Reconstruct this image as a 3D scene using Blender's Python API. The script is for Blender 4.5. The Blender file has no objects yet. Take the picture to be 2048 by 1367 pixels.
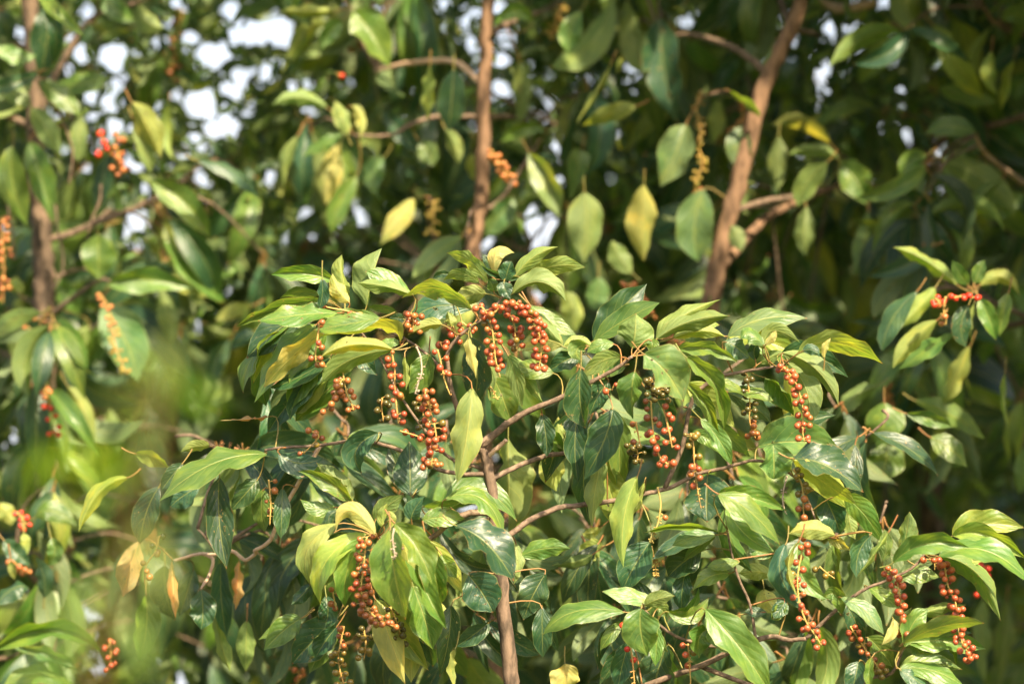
import bpy, math, random
import numpy as np
from mathutils import Vector

rng = random.Random(7)
sc = bpy.context.scene

# ------------------------------------------------------------------ camera, sky, sun, exposure
PITCH = math.radians(7.0)
DIST = 8.0                                   # metres to the plane in focus
MM = 0.001                                   # one photograph pixel in metres on that plane
CAM = np.array([0.0, -8.0, 1.7])
FWD = np.array([0.0, math.cos(PITCH), math.sin(PITCH)])
UP = np.array([0.0, -math.sin(PITCH), math.cos(PITCH)])
RIGHT = np.array([1.0, 0.0, 0.0])
cam_data = bpy.data.cameras.new('camera')
cam = bpy.data.objects.new('camera', cam_data)
sc.collection.objects.link(cam)
cam.location = CAM
cam.rotation_euler = (math.pi / 2 + PITCH, 0, 0)
cam_data.sensor_width = 36.0
cam_data.lens = 36.0 * DIST / 2.048
cam_data.clip_end = 2000.0
cam_data.clip_start = 0.1
cam_data.dof.use_dof = True
cam_data.dof.focus_distance = DIST
cam_data.dof.aperture_fstop = 1.55
sc.camera = cam

SUN_EL = math.radians(41.0)
SUN_AZ = math.radians(154.0)                 # clockwise from +Y: behind the camera, to its right
world = bpy.data.worlds.new('World')
sc.world = world
world.use_nodes = True
nt = world.node_tree
nt.nodes.clear()
sky = nt.nodes.new('ShaderNodeTexSky')
sky.sky_type = 'NISHITA'
sky.sun_disc = False
sky.sun_elevation = SUN_EL
sky.sun_rotation = SUN_AZ
sky.air_density = 1.0
sky.dust_density = 5.0
bg = nt.nodes.new('ShaderNodeBackground')
bg.inputs['Strength'].default_value = 0.105
wo = nt.nodes.new('ShaderNodeOutputWorld')
# pale haze that whitens the sky all round towards the horizon
tcw = nt.nodes.new('ShaderNodeTexCoord')
sepw = nt.nodes.new('ShaderNodeSeparateXYZ')
nt.links.new(tcw.outputs['Generated'], sepw.inputs[0])
mrw = nt.nodes.new('ShaderNodeMapRange')
mrw.interpolation_type = 'SMOOTHSTEP'
for i_, v_ in enumerate((0.12, 0.34, 0.95, 0.0)):
    mrw.inputs[i_ + 1].default_value = v_
nt.links.new(sepw.outputs[2], mrw.inputs[0])
mxw = nt.nodes.new('ShaderNodeMix')
mxw.data_type = 'RGBA'
nt.links.new(mrw.outputs[0], mxw.inputs[0])
nt.links.new(sky.outputs[0], mxw.inputs[6])
mxw.inputs[7].default_value = (4.3, 4.45, 4.7, 1)
nt.links.new(mxw.outputs[2], bg.inputs['Color'])
nt.links.new(bg.outputs[0], wo.inputs['Surface'])

sun_data = bpy.data.lights.new('sun', 'SUN')
sun_data.energy = 5.0
sun_data.angle = math.radians(0.8)
sun_data.color = (1.0, 0.83, 0.58)
sun = bpy.data.objects.new('sun', sun_data)
sc.collection.objects.link(sun)
to_sun = Vector((math.sin(SUN_AZ) * math.cos(SUN_EL), math.cos(SUN_AZ) * math.cos(SUN_EL), math.sin(SUN_EL)))
sun.rotation_euler = to_sun.to_track_quat('Z', 'Y').to_euler()
sun.location = (3, -12, 9)

sc.view_settings.view_transform = 'Standard'
sc.view_settings.look = 'None'
sc.view_settings.gamma = 1.0
sc.view_settings.exposure = 1.6
sc.cycles.use_denoising = True
sc.cycles.max_bounces = 8
sc.cycles.transparent_max_bounces = 4


# ------------------------------------------------------------------ helpers
def at(x, y, d=0.0):
    """The place seen at photograph pixel x, y, standing d metres behind the plane in focus."""
    k = (DIST + d) / DIST * MM
    return CAM + FWD * (DIST + d) + RIGHT * ((x - 1024) * k) + UP * ((683.5 - y) * k)


def px(p):
    q = p - CAM
    dd = q @ FWD
    return 1024 + (q @ RIGHT) / dd * DIST / MM, 683.5 - (q @ UP) / dd * DIST / MM, dd - DIST


def unit(a):
    return a / (np.linalg.norm(a) + 1e-12)


def new_mesh(name, verts, faces, mats, uvs=None, tint=None, mat_idx=None, smooth=True):
    me = bpy.data.meshes.new(name)
    me.from_pydata(np.asarray(verts, dtype=float).tolist(), [], [tuple(f) for f in faces])
    for m in mats:
        me.materials.append(m)
    if smooth:
        me.polygons.foreach_set('use_smooth', [True] * len(me.polygons))
    if mat_idx is not None:
        me.polygons.foreach_set('material_index', np.asarray(mat_idx, dtype=np.int32))
    nl = len(me.loops)
    li = np.empty(nl, dtype=np.int32)
    me.loops.foreach_get('vertex_index', li)
    if uvs is not None:
        layer = me.uv_layers.new(name='UVMap')
        layer.data.foreach_set('uv', np.asarray(uvs, dtype=np.float32)[li].ravel())
    if tint is not None:
        a = me.color_attributes.new('tint', 'FLOAT_COLOR', 'POINT')
        a.data.foreach_set('color', np.asarray(tint, dtype=np.float32).ravel())
    me.update()
    return me


def link(name, me, parent=None):
    o = bpy.data.objects.new(name, me)
    sc.collection.objects.link(o)
    if parent is not None:
        o.parent = parent
    return o


def tag(o, label=None, cat=None, group=None, kind=None):
    for k, v in (('label', label), ('category', cat), ('group', group), ('kind', kind)):
        if v:
            o[k] = v


def tube_geom(pts, radii, seg=8, cap=True, jitter=0.0):
    pts = [np.asarray(p, dtype=float) for p in pts]
    n = len(pts)
    V, F, UVs = [], [], []
    ref = np.array([0.31, 0.83, 0.47])
    run = 0.0
    for i in range(n):
        t = unit(pts[min(i + 1, n - 1)] - pts[max(i - 1, 0)])
        a = unit(np.cross(t, ref))
        b = np.cross(t, a)
        if i:
            run += np.linalg.norm(pts[i] - pts[i - 1])
        for k in range(seg):
            th = 2 * math.pi * k / seg
            r = radii[i] * (1 + (rng.uniform(-jitter, jitter) if jitter else 0))
            V.append(pts[i] + (a * math.cos(th) + b * math.sin(th)) * r)
            UVs.append((k / seg, run))
    for i in range(n - 1):
        for k in range(seg):
            k2 = (k + 1) % seg
            F.append((i * seg + k, i * seg + k2, (i + 1) * seg + k2, (i + 1) * seg + k))
    if cap:
        F.append(tuple(range((n - 1) * seg, n * seg)))
        F.append(tuple(reversed(range(seg))))
    return V, F, UVs


def smooth_path(pts, rad, sub=5):
    """Catmull-Rom through the points."""
    P = [np.asarray(p, dtype=float) for p in pts]
    out, ro = [], []
    n = len(P)
    for i in range(n - 1):
        p0, p1, p2, p3 = P[max(i - 1, 0)], P[i], P[i + 1], P[min(i + 2, n - 1)]
        for s in range(sub):
            t = s / sub
            out.append(0.5 * (2 * p1 + (p2 - p0) * t + (2 * p0 - 5 * p1 + 4 * p2 - p3) * t * t + (3 * p1 - p0 - 3 * p2 + p3) * t ** 3))
            ro.append(rad[i] * (1 - t) + rad[i + 1] * t)
    out.append(P[-1])
    ro.append(rad[-1])
    return out, ro


# ------------------------------------------------------------------ materials
class Nodes:
    def __init__(self, name):
        self.mat = bpy.data.materials.new(name)
        self.mat.use_nodes = True
        self.t = self.mat.node_tree
        self.t.nodes.clear()

    def n(self, kind, **kw):
        nd = self.t.nodes.new(kind)
        for k, v in kw.items():
            setattr(nd, k, v)
        return nd

    def put(self, sock, v):
        if isinstance(v, bpy.types.NodeSocket):
            self.t.links.new(v, sock)
        else:
            sock.default_value = v

    def m(self, op, a, b=0.0, c=0.0, clamp=False):
        nd = self.n('ShaderNodeMath', operation=op, use_clamp=clamp)
        for i, v in enumerate((a, b, c)):
            self.put(nd.inputs[i], v)
        return nd.outputs[0]

    def step(self, x, lo, hi, a=0.0, b=1.0):
        nd = self.n('ShaderNodeMapRange', interpolation_type='SMOOTHSTEP')
        for i, v in enumerate((x, lo, hi, a, b)):
            self.put(nd.inputs[i], v)
        return nd.outputs[0]

    def mix(self, f, a, b, blend='MIX'):
        nd = self.n('ShaderNodeMix', data_type='RGBA', blend_type=blend)
        self.put(nd.inputs[0], f)
        self.put(nd.inputs[6], a)
        self.put(nd.inputs[7], b)
        return nd.outputs[2]

    def noise(self, vec, scale, detail=3.0, rough=0.55):
        nd = self.n('ShaderNodeTexNoise')
        if vec is not None:
            self.put(nd.inputs['Vector'], vec)
        nd.inputs['Scale'].default_value = scale
        nd.inputs['Detail'].default_value = detail
        nd.inputs['Roughness'].default_value = rough
        return nd.outputs[0]


def make_leaf_material():
    N = Nodes('leaf_blade')
    uv = N.n('ShaderNodeUVMap')
    sep = N.n('ShaderNodeSeparateXYZ')
    N.put(sep.inputs[0], uv.outputs[0])
    u = N.m('MULTIPLY_ADD', sep.outputs[0], 2.0, -1.0)
    v = sep.outputs[1]
    au = N.m('ABSOLUTE', u)
    at_ = N.n('ShaderNodeAttribute', attribute_name='tint')
    oi = N.n('ShaderNodeObjectInfo')
    rnd = N.m('FRACT', N.m('ADD', at_.outputs['Alpha'], oi.outputs['Random']))
    tint = N.mix(1.0, at_.outputs['Color'], oi.outputs['Color'], 'MULTIPLY')
    comb = N.n('ShaderNodeCombineXYZ')
    N.put(comb.inputs[0], N.m('MULTIPLY', u, 0.34))
    N.put(comb.inputs[1], v)
    N.put(comb.inputs[2], N.m('MULTIPLY', rnd, 91.0))
    vec = comb.outputs[0]
    n1 = N.noise(vec, 3.2, 3.0)
    n2 = N.noise(vec, 22.0, 3.0, 0.65)
    n3 = N.noise(vec, 9.0, 2.0)
    # midrib, lateral veins, pale margin
    mid = N.step(au, 0.065, 0.02)
    ph = N.m('ADD', N.m('SUBTRACT', N.m('MULTIPLY', v, 6.5), N.m('MULTIPLY', N.m('POWER', au, 1.25), 2.3)), N.m('ADD', N.m('MULTIPLY', n3, 0.35), rnd))
    ph = N.m('ADD', ph, N.m('MULTIPLY', N.step(u, -0.02, 0.02), 0.43))
    fr = N.m('FRACT', ph)
    dv = N.m('MINIMUM', fr, N.m('SUBTRACT', 1.0, fr))
    vein = N.m('MULTIPLY', N.step(dv, 0.055, 0.012), N.step(au, 0.9, 0.45))
    edge = N.step(au, 0.925, 0.985)
    bright = N.m('ADD', 0.72, N.m('MULTIPLY', n1, 0.45))
    bright = N.m('ADD', bright, N.m('MULTIPLY', n2, 0.15))
    cb = N.n('ShaderNodeCombineColor')
    for i in range(3):
        N.put(cb.inputs[i], bright)
    base = N.mix(1.0, tint, cb.outputs[0], 'MULTIPLY')
    yel = N.mix(1.0, tint, (1.9, 1.45, 0.9, 1), 'MULTIPLY')
    base = N.mix(N.step(n1, 0.50, 0.72, 0.0, 0.7), base, yel)
    base = N.mix(N.step(n1, 0.44, 0.26, 0.0, 0.6), base, N.mix(1.0, tint, (0.5, 0.62, 0.8, 1), 'MULTIPLY'))
    n4 = N.noise(vec, 1.7, 2.0, 0.5)
    base = N.mix(N.step(n4, 0.48, 0.66, 0.0, 0.75), base, N.mix(1.0, base, (0.55, 0.78, 0.6, 1), 'MULTIPLY'))
    lite = N.mix(0.5, N.mix(1.0, tint, (1.9, 1.6, 1.2, 1), 'MULTIPLY'), (0.30, 0.30, 0.09, 1))
    base = N.mix(N.m('MULTIPLY', vein, 0.48), base, lite)
    base = N.mix(N.m('MULTIPLY', mid, 0.75), base, lite)
    base = N.mix(N.m('MULTIPLY', edge, 0.55), base, lite)
    # insect scars and dust specks
    scar = N.m('MULTIPLY', N.step(n2, 0.655, 0.72), N.step(rnd, 0.35, 0.6))
    base = N.mix(N.m('MULTIPLY', scar, 0.75), base, (0.34, 0.25, 0.12, 1))
    burn = N.m('MULTIPLY', N.step(N.m('ADD', au, N.m('MULTIPLY', n3, 0.35)), 1.14, 1.22), N.step(rnd, 0.5, 0.8))
    base = N.mix(N.m('MULTIPLY', burn, 0.85), base, (0.22, 0.12, 0.045, 1))
    nh = N.noise(vec, 7.5, 2.0, 0.7)
    rim = N.m('MULTIPLY', N.step(nh, 0.645, 0.68), N.m('GREATER_THAN', rnd, 0.72))
    base = N.mix(rim, base, (0.28, 0.19, 0.08, 1))
    tip = N.m('MULTIPLY', N.step(v, 0.955, 1.0), N.step(rnd, 0.3, 0.6))
    base = N.mix(tip, base, (0.23, 0.10, 0.03, 1))
    geo = N.n('ShaderNodeNewGeometry')
    back = geo.outputs['Backfacing']
    under = N.mix(0.55, N.mix(1.0, base, (1.55, 1.35, 1.2, 1), 'MULTIPLY'), (0.165, 0.215, 0.075, 1))
    col = N.mix(back, base, under)
    # relief: quilted between the veins
    h = N.m('ADD', N.m('MULTIPLY', N.m('MULTIPLY', dv, N.step(au, 0.0, 0.3)), 0.38), N.m('MULTIPLY', n1, 1.2))
    h = N.m('SUBTRACT', h, N.m('MULTIPLY', mid, 0.5))
    h = N.m('ADD', h, N.m('MULTIPLY', n2, 0.12))
    bump = N.n('ShaderNodeBump')
    bump.inputs['Strength'].default_value = 0.45
    bump.inputs['Distance'].default_value = 0.006
    N.put(bump.inputs['Height'], h)
    pb = N.n('ShaderNodeBsdfPrincipled')
    N.put(pb.inputs['Base Color'], col)
    N.put(pb.inputs['Roughness'], N.m('ADD', N.m('ADD', N.m('ADD', 0.20, N.m('MULTIPLY', n3, 0.2)), N.m('MULTIPLY', n2, 0.25)), N.m('MULTIPLY', back, 0.22)))
    pb.inputs['Specular IOR Level'].default_value = 0.62
    N.put(pb.inputs['Normal'], bump.outputs[0])
    tr = N.n('ShaderNodeBsdfTranslucent')
    N.put(tr.inputs['Color'], N.mix(1.0, base, (2.7, 2.25, 0.75, 1), 'MULTIPLY'))
    N.put(tr.inputs['Normal'], bump.outputs[0])
    ms = N.n('ShaderNodeMixShader')
    ms.inputs[0].default_value = 0.38
    N.put(ms.inputs[1], pb.outputs[0])
    N.put(ms.inputs[2], tr.outputs[0])
    tp = N.n('ShaderNodeBsdfTransparent')
    eaten = N.m('MULTIPLY', N.m('GREATER_THAN', nh, 0.685), N.m('GREATER_THAN', rnd, 0.72))
    ms2 = N.n('ShaderNodeMixShader')
    N.put(ms2.inputs[0], eaten)
    N.put(ms2.inputs[1], ms.outputs[0])
    N.put(ms2.inputs[2], tp.outputs[0])
    out = N.n('ShaderNodeOutputMaterial')
    N.put(out.inputs[0], ms2.outputs[0])
    return N.mat


def make_plain(name, col, col2, rough=0.6, scale=40.0, bump=0.0, spec=0.4, sss=0.0, vec_scale=None, by_object=0.0):
    N = Nodes(name)
    tc = N.n('ShaderNodeTexCoord')
    vec = tc.outputs['Object']
    if vec_scale:
        mp = N.n('ShaderNodeMapping')
        mp.inputs['Scale'].default_value = vec_scale
        N.put(mp.inputs[0], vec)
        vec = mp.outputs[0]
    n1 = N.noise(vec, scale, 5.0, 0.6)
    f = N.step(n1, 0.32, 0.68)
    if by_object:
        oi = N.n('ShaderNodeObjectInfo')
        f = N.m('ADD', N.m('MULTIPLY', f, 1.0 - by_object), N.m('MULTIPLY', oi.outputs['Random'], by_object))
    c = N.mix(f, col + (1,), col2 + (1,))
    pb = N.n('ShaderNodeBsdfPrincipled')
    N.put(pb.inputs['Base Color'], c)
    pb.inputs['Roughness'].default_value = rough
    pb.inputs['Specular IOR Level'].default_value = spec
    if sss:
        pb.inputs['Subsurface Weight'].default_value = sss
        pb.inputs['Subsurface Radius'].default_value = (0.004, 0.0015, 0.0008)
    if bump:
        b = N.n('ShaderNodeBump')
        b.inputs['Strength'].default_value = bump
        b.inputs['Distance'].default_value = 0.004
        N.put(b.inputs['Height'], n1)
        N.put(pb.inputs['Normal'], b.outputs[0])
    out = N.n('ShaderNodeOutputMaterial')
    N.put(out.inputs[0], pb.outputs[0])
    return N.mat


M_LEAF = make_leaf_material()
M_PETIOLE = make_plain('petiole', (0.27, 0.10, 0.035), (0.15, 0.18, 0.04), 0.55, 30.0, by_object=0.7)
M_BARK = make_plain('bark', (0.050, 0.038, 0.027), (0.19, 0.130, 0.088), 0.9, 55.0, 1.0, 0.2, vec_scale=(1, 1, 0.35))
M_WARMBARK = make_plain('warm_bark', (0.10, 0.062, 0.038), (0.25, 0.150, 0.090), 0.88, 45.0, 1.0, 0.2, vec_scale=(1, 1, 0.35))
M_TWIG = make_plain('twig_bark', (0.085, 0.060, 0.04), (0.21, 0.145, 0.10), 0.8, 90.0, 0.5, 0.25)
M_PALETWIG = make_plain('pale_twig_bark', (0.42, 0.27, 0.17), (0.52, 0.37, 0.26), 0.8, 90.0, 0.4, 0.25)
M_RACHIS = make_plain('rachis', (0.46, 0.22, 0.06), (0.40, 0.33, 0.09), 0.6, 60.0, by_object=0.5)
M_RACHIS_PALE = make_plain('dry_rachis', (0.30, 0.22, 0.15), (0.46, 0.37, 0.28), 0.8, 60.0)
M_BERRY = {
    'r': make_plain('berry_red', (0.23, 0.038, 0.016), (0.40, 0.098, 0.030), 0.38, 120.0, 0.0, 0.5, 0.0, by_object=0.75),
    'b': make_plain('berry_brown', (0.17, 0.048, 0.018), (0.34, 0.125, 0.03), 0.36, 120.0, 0.0, 0.5, 0.0, by_object=0.75),
    'o': make_plain('berry_olive', (0.11, 0.085, 0.018), (0.20, 0.13, 0.02), 0.26, 120.0, 0.0, 0.5, 0.0, by_object=0.75),
    'k': make_plain('berry_dark', (0.040, 0.052, 0.012), (0.095, 0.060, 0.016), 0.24, 120.0, 0.0, 0.5, 0.0, by_object=0.75),
    'a': make_plain('berry_orange', (0.36, 0.10, 0.03), (0.42, 0.18, 0.045), 0.32, 120.0, 0.0, 0.5, 0.0, by_object=0.75),
    'y': make_plain('berry_yellow', (0.27, 0.23, 0.035), (0.36, 0.22, 0.035), 0.35, 120.0, 0.0, 0.5, 0.0, by_object=0.75),
    's': make_plain('berry_scarlet', (0.52, 0.022, 0.014), (0.58, 0.055, 0.02), 0.24, 120.0, 0.0, 0.5, 0.0, by_object=0.75),
}
M_GROUND = make_plain('ground_grass', (0.035, 0.055, 0.015), (0.10, 0.085, 0.045), 0.95, 0.8, 0.3, 0.1)

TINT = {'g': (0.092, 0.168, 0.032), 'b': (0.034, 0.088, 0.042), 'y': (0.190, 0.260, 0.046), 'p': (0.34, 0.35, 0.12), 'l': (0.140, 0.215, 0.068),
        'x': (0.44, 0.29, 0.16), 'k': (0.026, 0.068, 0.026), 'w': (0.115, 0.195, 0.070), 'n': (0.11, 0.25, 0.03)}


# ------------------------------------------------------------------ leaves
PROF_V = np.array([0, .05, .12, .2, .3, .42, .55, .68, .79, .88, .95, 1.0])
PROF_W = np.array([.05, .31, .59, .80, .95, 1.02, 1.0, .87, .64, .35, .12, .0])


def leaf_geom(P0, Pm, P2, view, h, aL, aR, sL, sR, up_face, NL=16, NH=4, und=0.05, curl=0.0, pet_to=None, pet_r=0.0014, r=rng):
    """Blade along a curved midrib; each half has its own tilt (angles aL, aR with signs sL, sR towards the viewer)."""
    C = 2 * Pm - 0.5 * (P0 + P2)
    shift = r.uniform(-0.07, 0.05)
    ph1, ph2 = r.uniform(0, 6.28), r.uniform(0, 6.28)
    f1, f2 = r.uniform(1.4, 3.0), r.uniform(1.4, 3.0)
    twist = r.gauss(0, 0.45)
    sag = r.uniform(-0.05, 0.05)
    V, F, U, MI = [], [], [], []
    W = 2 * NH + 1
    for i in range(NL + 1):
        v = i / NL
        p = (1 - v) ** 2 * P0 + 2 * v * (1 - v) * C + v * v * P2
        t = unit(2 * (1 - v) * (C - P0) + 2 * v * (P2 - C))
        n = unit(view - t * (view @ t))
        L = np.cross(n, t)
        tw = twist * (v - 0.45)
        n, L = n * math.cos(tw) + L * math.sin(tw), L * math.cos(tw) - n * math.sin(tw)
        p = p + n * (h * sag * math.sin(9.4 * v + ph1))
        vv = min(1.0, max(0.0, v + shift * math.sin(math.pi * v)))
        w = h * float(np.interp(vv, PROF_V, PROF_W))
        for j in range(-NH, NH + 1):
            q = abs(j) / NH
            left = j < 0
            a, s = (aL, sL) if left else (aR, sR)
            side = L if left else -L
            d = side * math.cos(a) + n * (s * math.sin(a))
            nn = n * math.cos(a) - side * (s * math.sin(a))
            wave = und * math.sin((f1 if left else f2) * 6.28 * v + (ph1 if left else ph2)) * q * q + 0.35 * und * math.sin(31.0 * v + (ph2 if left else ph1)) * q ** 3
            pos = p + d * (w * q) + nn * (w * (wave + curl * q * q))
            V.append(pos)
            U.append((0.5 + 0.5 * j / NH, v))
    for i in range(NL):
        for j in range(W - 1):
            a, b = i * W + j, i * W + j + 1
            f = (a, b, b + W, a + W)
            F.append(f if up_face else f[::-1])
            MI.append(0)
    if pet_to is not None:
        t0 = unit(C - P0)
        ln = np.linalg.norm(pet_to - P0)
        pts = []
        for k in range(5):
            s = k / 4
            c1 = P0 - t0 * ln * 0.3
            pts.append((1 - s) ** 2 * (P0 + t0 * 0.004) + 2 * s * (1 - s) * c1 + s * s * pet_to)
        tv, tf, tu = tube_geom(pts, [pet_r * (0.8 + 0.12 * k) for k in range(5)], 5, False)
        o = len(V)
        V += tv
        U += [(0.5, 0.0)] * len(tv)
        F += [tuple(x + o for x in f) for f in tf]
        MI += [1] * len(tf)
    return V, F, U, MI


LEAVES = {}      # crop -> (ox, oy, scale, text)
LEAVES['A'] = (450, 450, 400 / 1367, """
755 375 540 330 312 338 45 45 ug 5
665 365 665 470 643 578 28 45 ub -8
850 500 800 340 800 200 75 34 dy 4
850 530 775 440 735 330 60 50 dp -2
970 550 1010 350 1075 155 140 14 dg 0
1290 480 1080 415 900 395 36 38 dg -6
680 520 330 580 65 697 60 45 ug -4
650 480 500 455 375 500 22 38 dg 6
765 600 500 615 222 657 65 60 ug -8
1060 635 820 680 608 716 66 50 ug -14
1195 795 1060 690 640 765 48 38 dy -8
1150 850 880 815 650 905 56 52 dy -20
460 660 200 880 125 1150 42 45 ug 2
520 670 290 840 195 1080 50 50 uy 4
620 680 400 880 200 1215 62 70 ug -2
700 700 460 900 265 1108 60 60 dp -6
720 900 500 1040 300 1108 35 50 ub -2
720 960 520 1140 445 1330 55 60 ub 0
560 1080 400 1260 290 1420 50 52 ub 8
880 960 640 1180 480 1340 70 74 ug 10
330 1300 170 1325 -40 1335 13 12 dx 5
950 860 960 930 1040 1025 62 60 ub -4
1180 600 1080 570 975 560 22 28 dg 2
1230 640 1180 635 1120 630 28 30 uk 0
1200 800 1120 800 1050 800 26 30 ug -2
1130 860 1020 880 940 910 25 25 dg 0
""")
LEAVES['B'] = (800, 450, 400 / 1367, """
600 400 480 250 318 190 46 46 dy -2
650 335 660 195 784 190 42 50 dp -4
620 330 600 250 560 200 30 30 ub 4
780 360 910 220 1082 148 46 50 dy -2
850 350 1060 280 1265 290 55 52 dy 2
770 470 960 390 1135 520 82 30 dg -8
720 380 740 300 762 245 60 50 ub -8
820 360 680 345 545 270 22 26 uk -6
640 460 630 410 600 370 35 40 ug -6
710 385 720 440 757 505 46 46 ub -10
490 575 250 430 8 500 50 56 dy -8
540 400 420 335 295 380 36 42 dg 2
360 340 280 335 225 365 20 22 uk 3
590 470 480 480 370 540 60 60 dy 4
340 540 290 590 225 620 46 46 uk 2
890 550 990 680 1110 810 60 45 dg 10
1110 830 980 790 800 860 74 74 dp 12
1320 830 1210 790 1115 830 35 35 dy 4
1280 820 1210 850 1242 932 60 55 uw 2
490 770 530 1010 490 1260 108 60 uk -8
468 765 490 880 522 1050 36 25 dp -14
740 890 790 1030 835 1240 60 36 dl -2
1050 1010 910 985 780 950 60 60 ug 4
620 1010 700 1170 760 1350 90 110 ug 14
1240 880 1120 930 1020 1000 60 60 uk 6
350 700 340 650 325 590 26 42 dy -10
290 680 180 690 50 752 45 26 dy -6
200 880 150 1010 60 1150 82 80 ug -2
30 890 45 1010 40 1130 20 12 dy -6
""")
LEAVES['C'] = (1100, 550, 400 / 1367, """
300 450 520 300 752 188 75 62 ug 6
560 500 580 400 585 262 115 125 dg -2
690 440 700 480 680 535 40 40 ug -4
725 440 960 315 1232 278 56 60 dg 0
840 430 1040 380 1200 425 40 40 dy 4
860 510 1090 505 1280 597 46 46 ug -6
640 540 790 660 910 862 66 150 uw -22
490 560 350 590 220 705 50 60 dg -8
440 470 340 480 250 530 40 42 ug 0
520 620 420 650 300 680 35 38 ug 2
580 655 560 800 568 985 95 60 ug -16
930 560 1130 760 1190 1073 36 66 ug -10
930 740 1060 880 1158 1083 46 46 ug -6
1120 730 1240 755 1335 830 26 26 ug -2
210 640 205 840 243 1045 106 78 uk -14
430 920 370 1130 230 1400 102 104 uk -6
400 730 330 820 270 960 70 70 uk -2
200 900 170 1150 190 1420 66 82 uk 2
1030 980 1160 1130 1240 1300 46 60 ug -4
960 1100 1070 1110 1165 1225 42 42 ug 2
920 900 990 920 1050 985 44 44 uk 6
660 780 760 900 830 1080 90 90 uk 16
500 1050 480 1170 530 1280 40 40 dy 18
""")
LEAVES['D'] = (1400, 550, 400 / 1367, """
190 420 430 300 738 296 72 52 uw 0
440 490 500 380 685 460 44 42 dg -4
440 485 340 400 275 440 42 60 ug -6
440 480 490 430 520 375 22 26 dp -10
170 450 260 500 335 570 56 70 ub -4
380 580 370 510 400 470 40 40 uk 4
670 530 930 460 1252 606 66 70 dy -8
850 570 855 490 895 430 22 22 dp -14
700 520 770 510 820 560 35 35 ub -10
560 530 790 640 947 890 60 46 dg -4
600 600 730 800 740 1045 82 92 dg 6
440 700 560 780 640 960 110 24 ug 8
180 800 350 800 505 862 36 32 ug 0
410 600 480 560 580 520 42 40 dg 4
400 1170 680 1140 968 1200 150 52 uw 4
500 1150 505 1280 505 1395 82 122 uw -6
300 420 480 440 620 470 50 60 ug 10
""")
LEAVES['E'] = (550, 850, 400 / 1058, """
410 400 280 300 120 241 36 46 ug -10
320 430 220 440 133 390 36 38 ug -10
535 580 400 450 318 548 46 46 dp -20
330 450 285 490 305 550 22 22 uk -12
330 520 175 650 182 838 50 50 dy -14
320 560 220 690 180 830 40 52 ub -10
480 575 270 720 240 945 60 56 uy -16
490 590 385 760 370 966 66 56 ug -18
610 550 630 760 692 1030 116 62 ug -26
635 520 750 650 830 840 50 76 ug -24
800 600 850 800 872 948 70 46 ug -18
700 660 800 880 908 1080 42 60 ug -16
880 680 920 750 962 810 32 35 ug -10
530 500 590 430 685 370 42 50 dg -6
580 545 570 480 595 410 30 20 dy -12
600 545 620 490 600 450 20 20 dy -10
720 500 740 440 795 370 46 42 ub -10
780 500 890 485 1008 495 50 46 ug -8
780 430 890 420 990 403 14 20 dg -6
715 370 715 230 710 85 82 82 uk -2
545 40 430 130 460 255 70 60 ub -4
20 150 130 200 255 170 52 62 ub -2
530 920 610 1130 690 1370 70 50 dp -6
720 1040 720 1200 720 1360 46 42 dy 4
730 850 790 1020 835 1185 62 90 ug -8
930 950 920 1120 870 1330 62 46 uk -4
955 1180 930 1280 960 1400 14 22 dy -8
330 1020 200 1140 90 1260 90 90 ub 6
140 1020 50 1080 -60 1190 60 60 ug 4
330 1060 260 1150 215 1230 50 42 ub 0
195 835 140 900 85 948 32 36 uk -8
40 330 35 480 30 600 42 42 uk 4
560 700 600 850 560 960 60 60 ub 4
270 900 280 1000 250 1080 50 50 ub 6
""")
LEAVES['F'] = (850, 850, 450 / 1190, """
250 -200 220 60 168 308 72 74 dl -12
440 70 440 330 440 585 46 132 dl 22
690 120 670 230 695 350 62 62 dy 18
620 -60 640 60 645 168 46 42 uk 0
700 -40 710 60 730 135 32 26 dy 8
110 385 310 395 420 615 46 36 ug -10
160 530 330 630 470 825 110 42 uk -18
500 690 630 650 770 652 42 46 ug 4
640 780 570 900 520 1030 70 72 uk 2
620 960 620 1100 625 1230 50 50 ub 0
940 640 880 660 820 720 52 52 dy 30
930 540 880 570 830 570 26 26 dy 20
890 680 800 720 670 740 32 32 dg 24
1055 988 790 985 622 1108 56 52 ug -12
1040 1040 960 1100 912 1290 20 42 uk -6
940 170 900 340 884 545 42 42 dl -2
850 100 840 330 875 535 46 52 uk 2
230 790 300 880 360 990 90 82 ub -2
340 1040 250 1110 160 1170 42 50 ub 2
740 1260 740 1330 720 1450 70 62 dp 8
480 620 490 740 470 840 30 26 dw 4
""")
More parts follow.
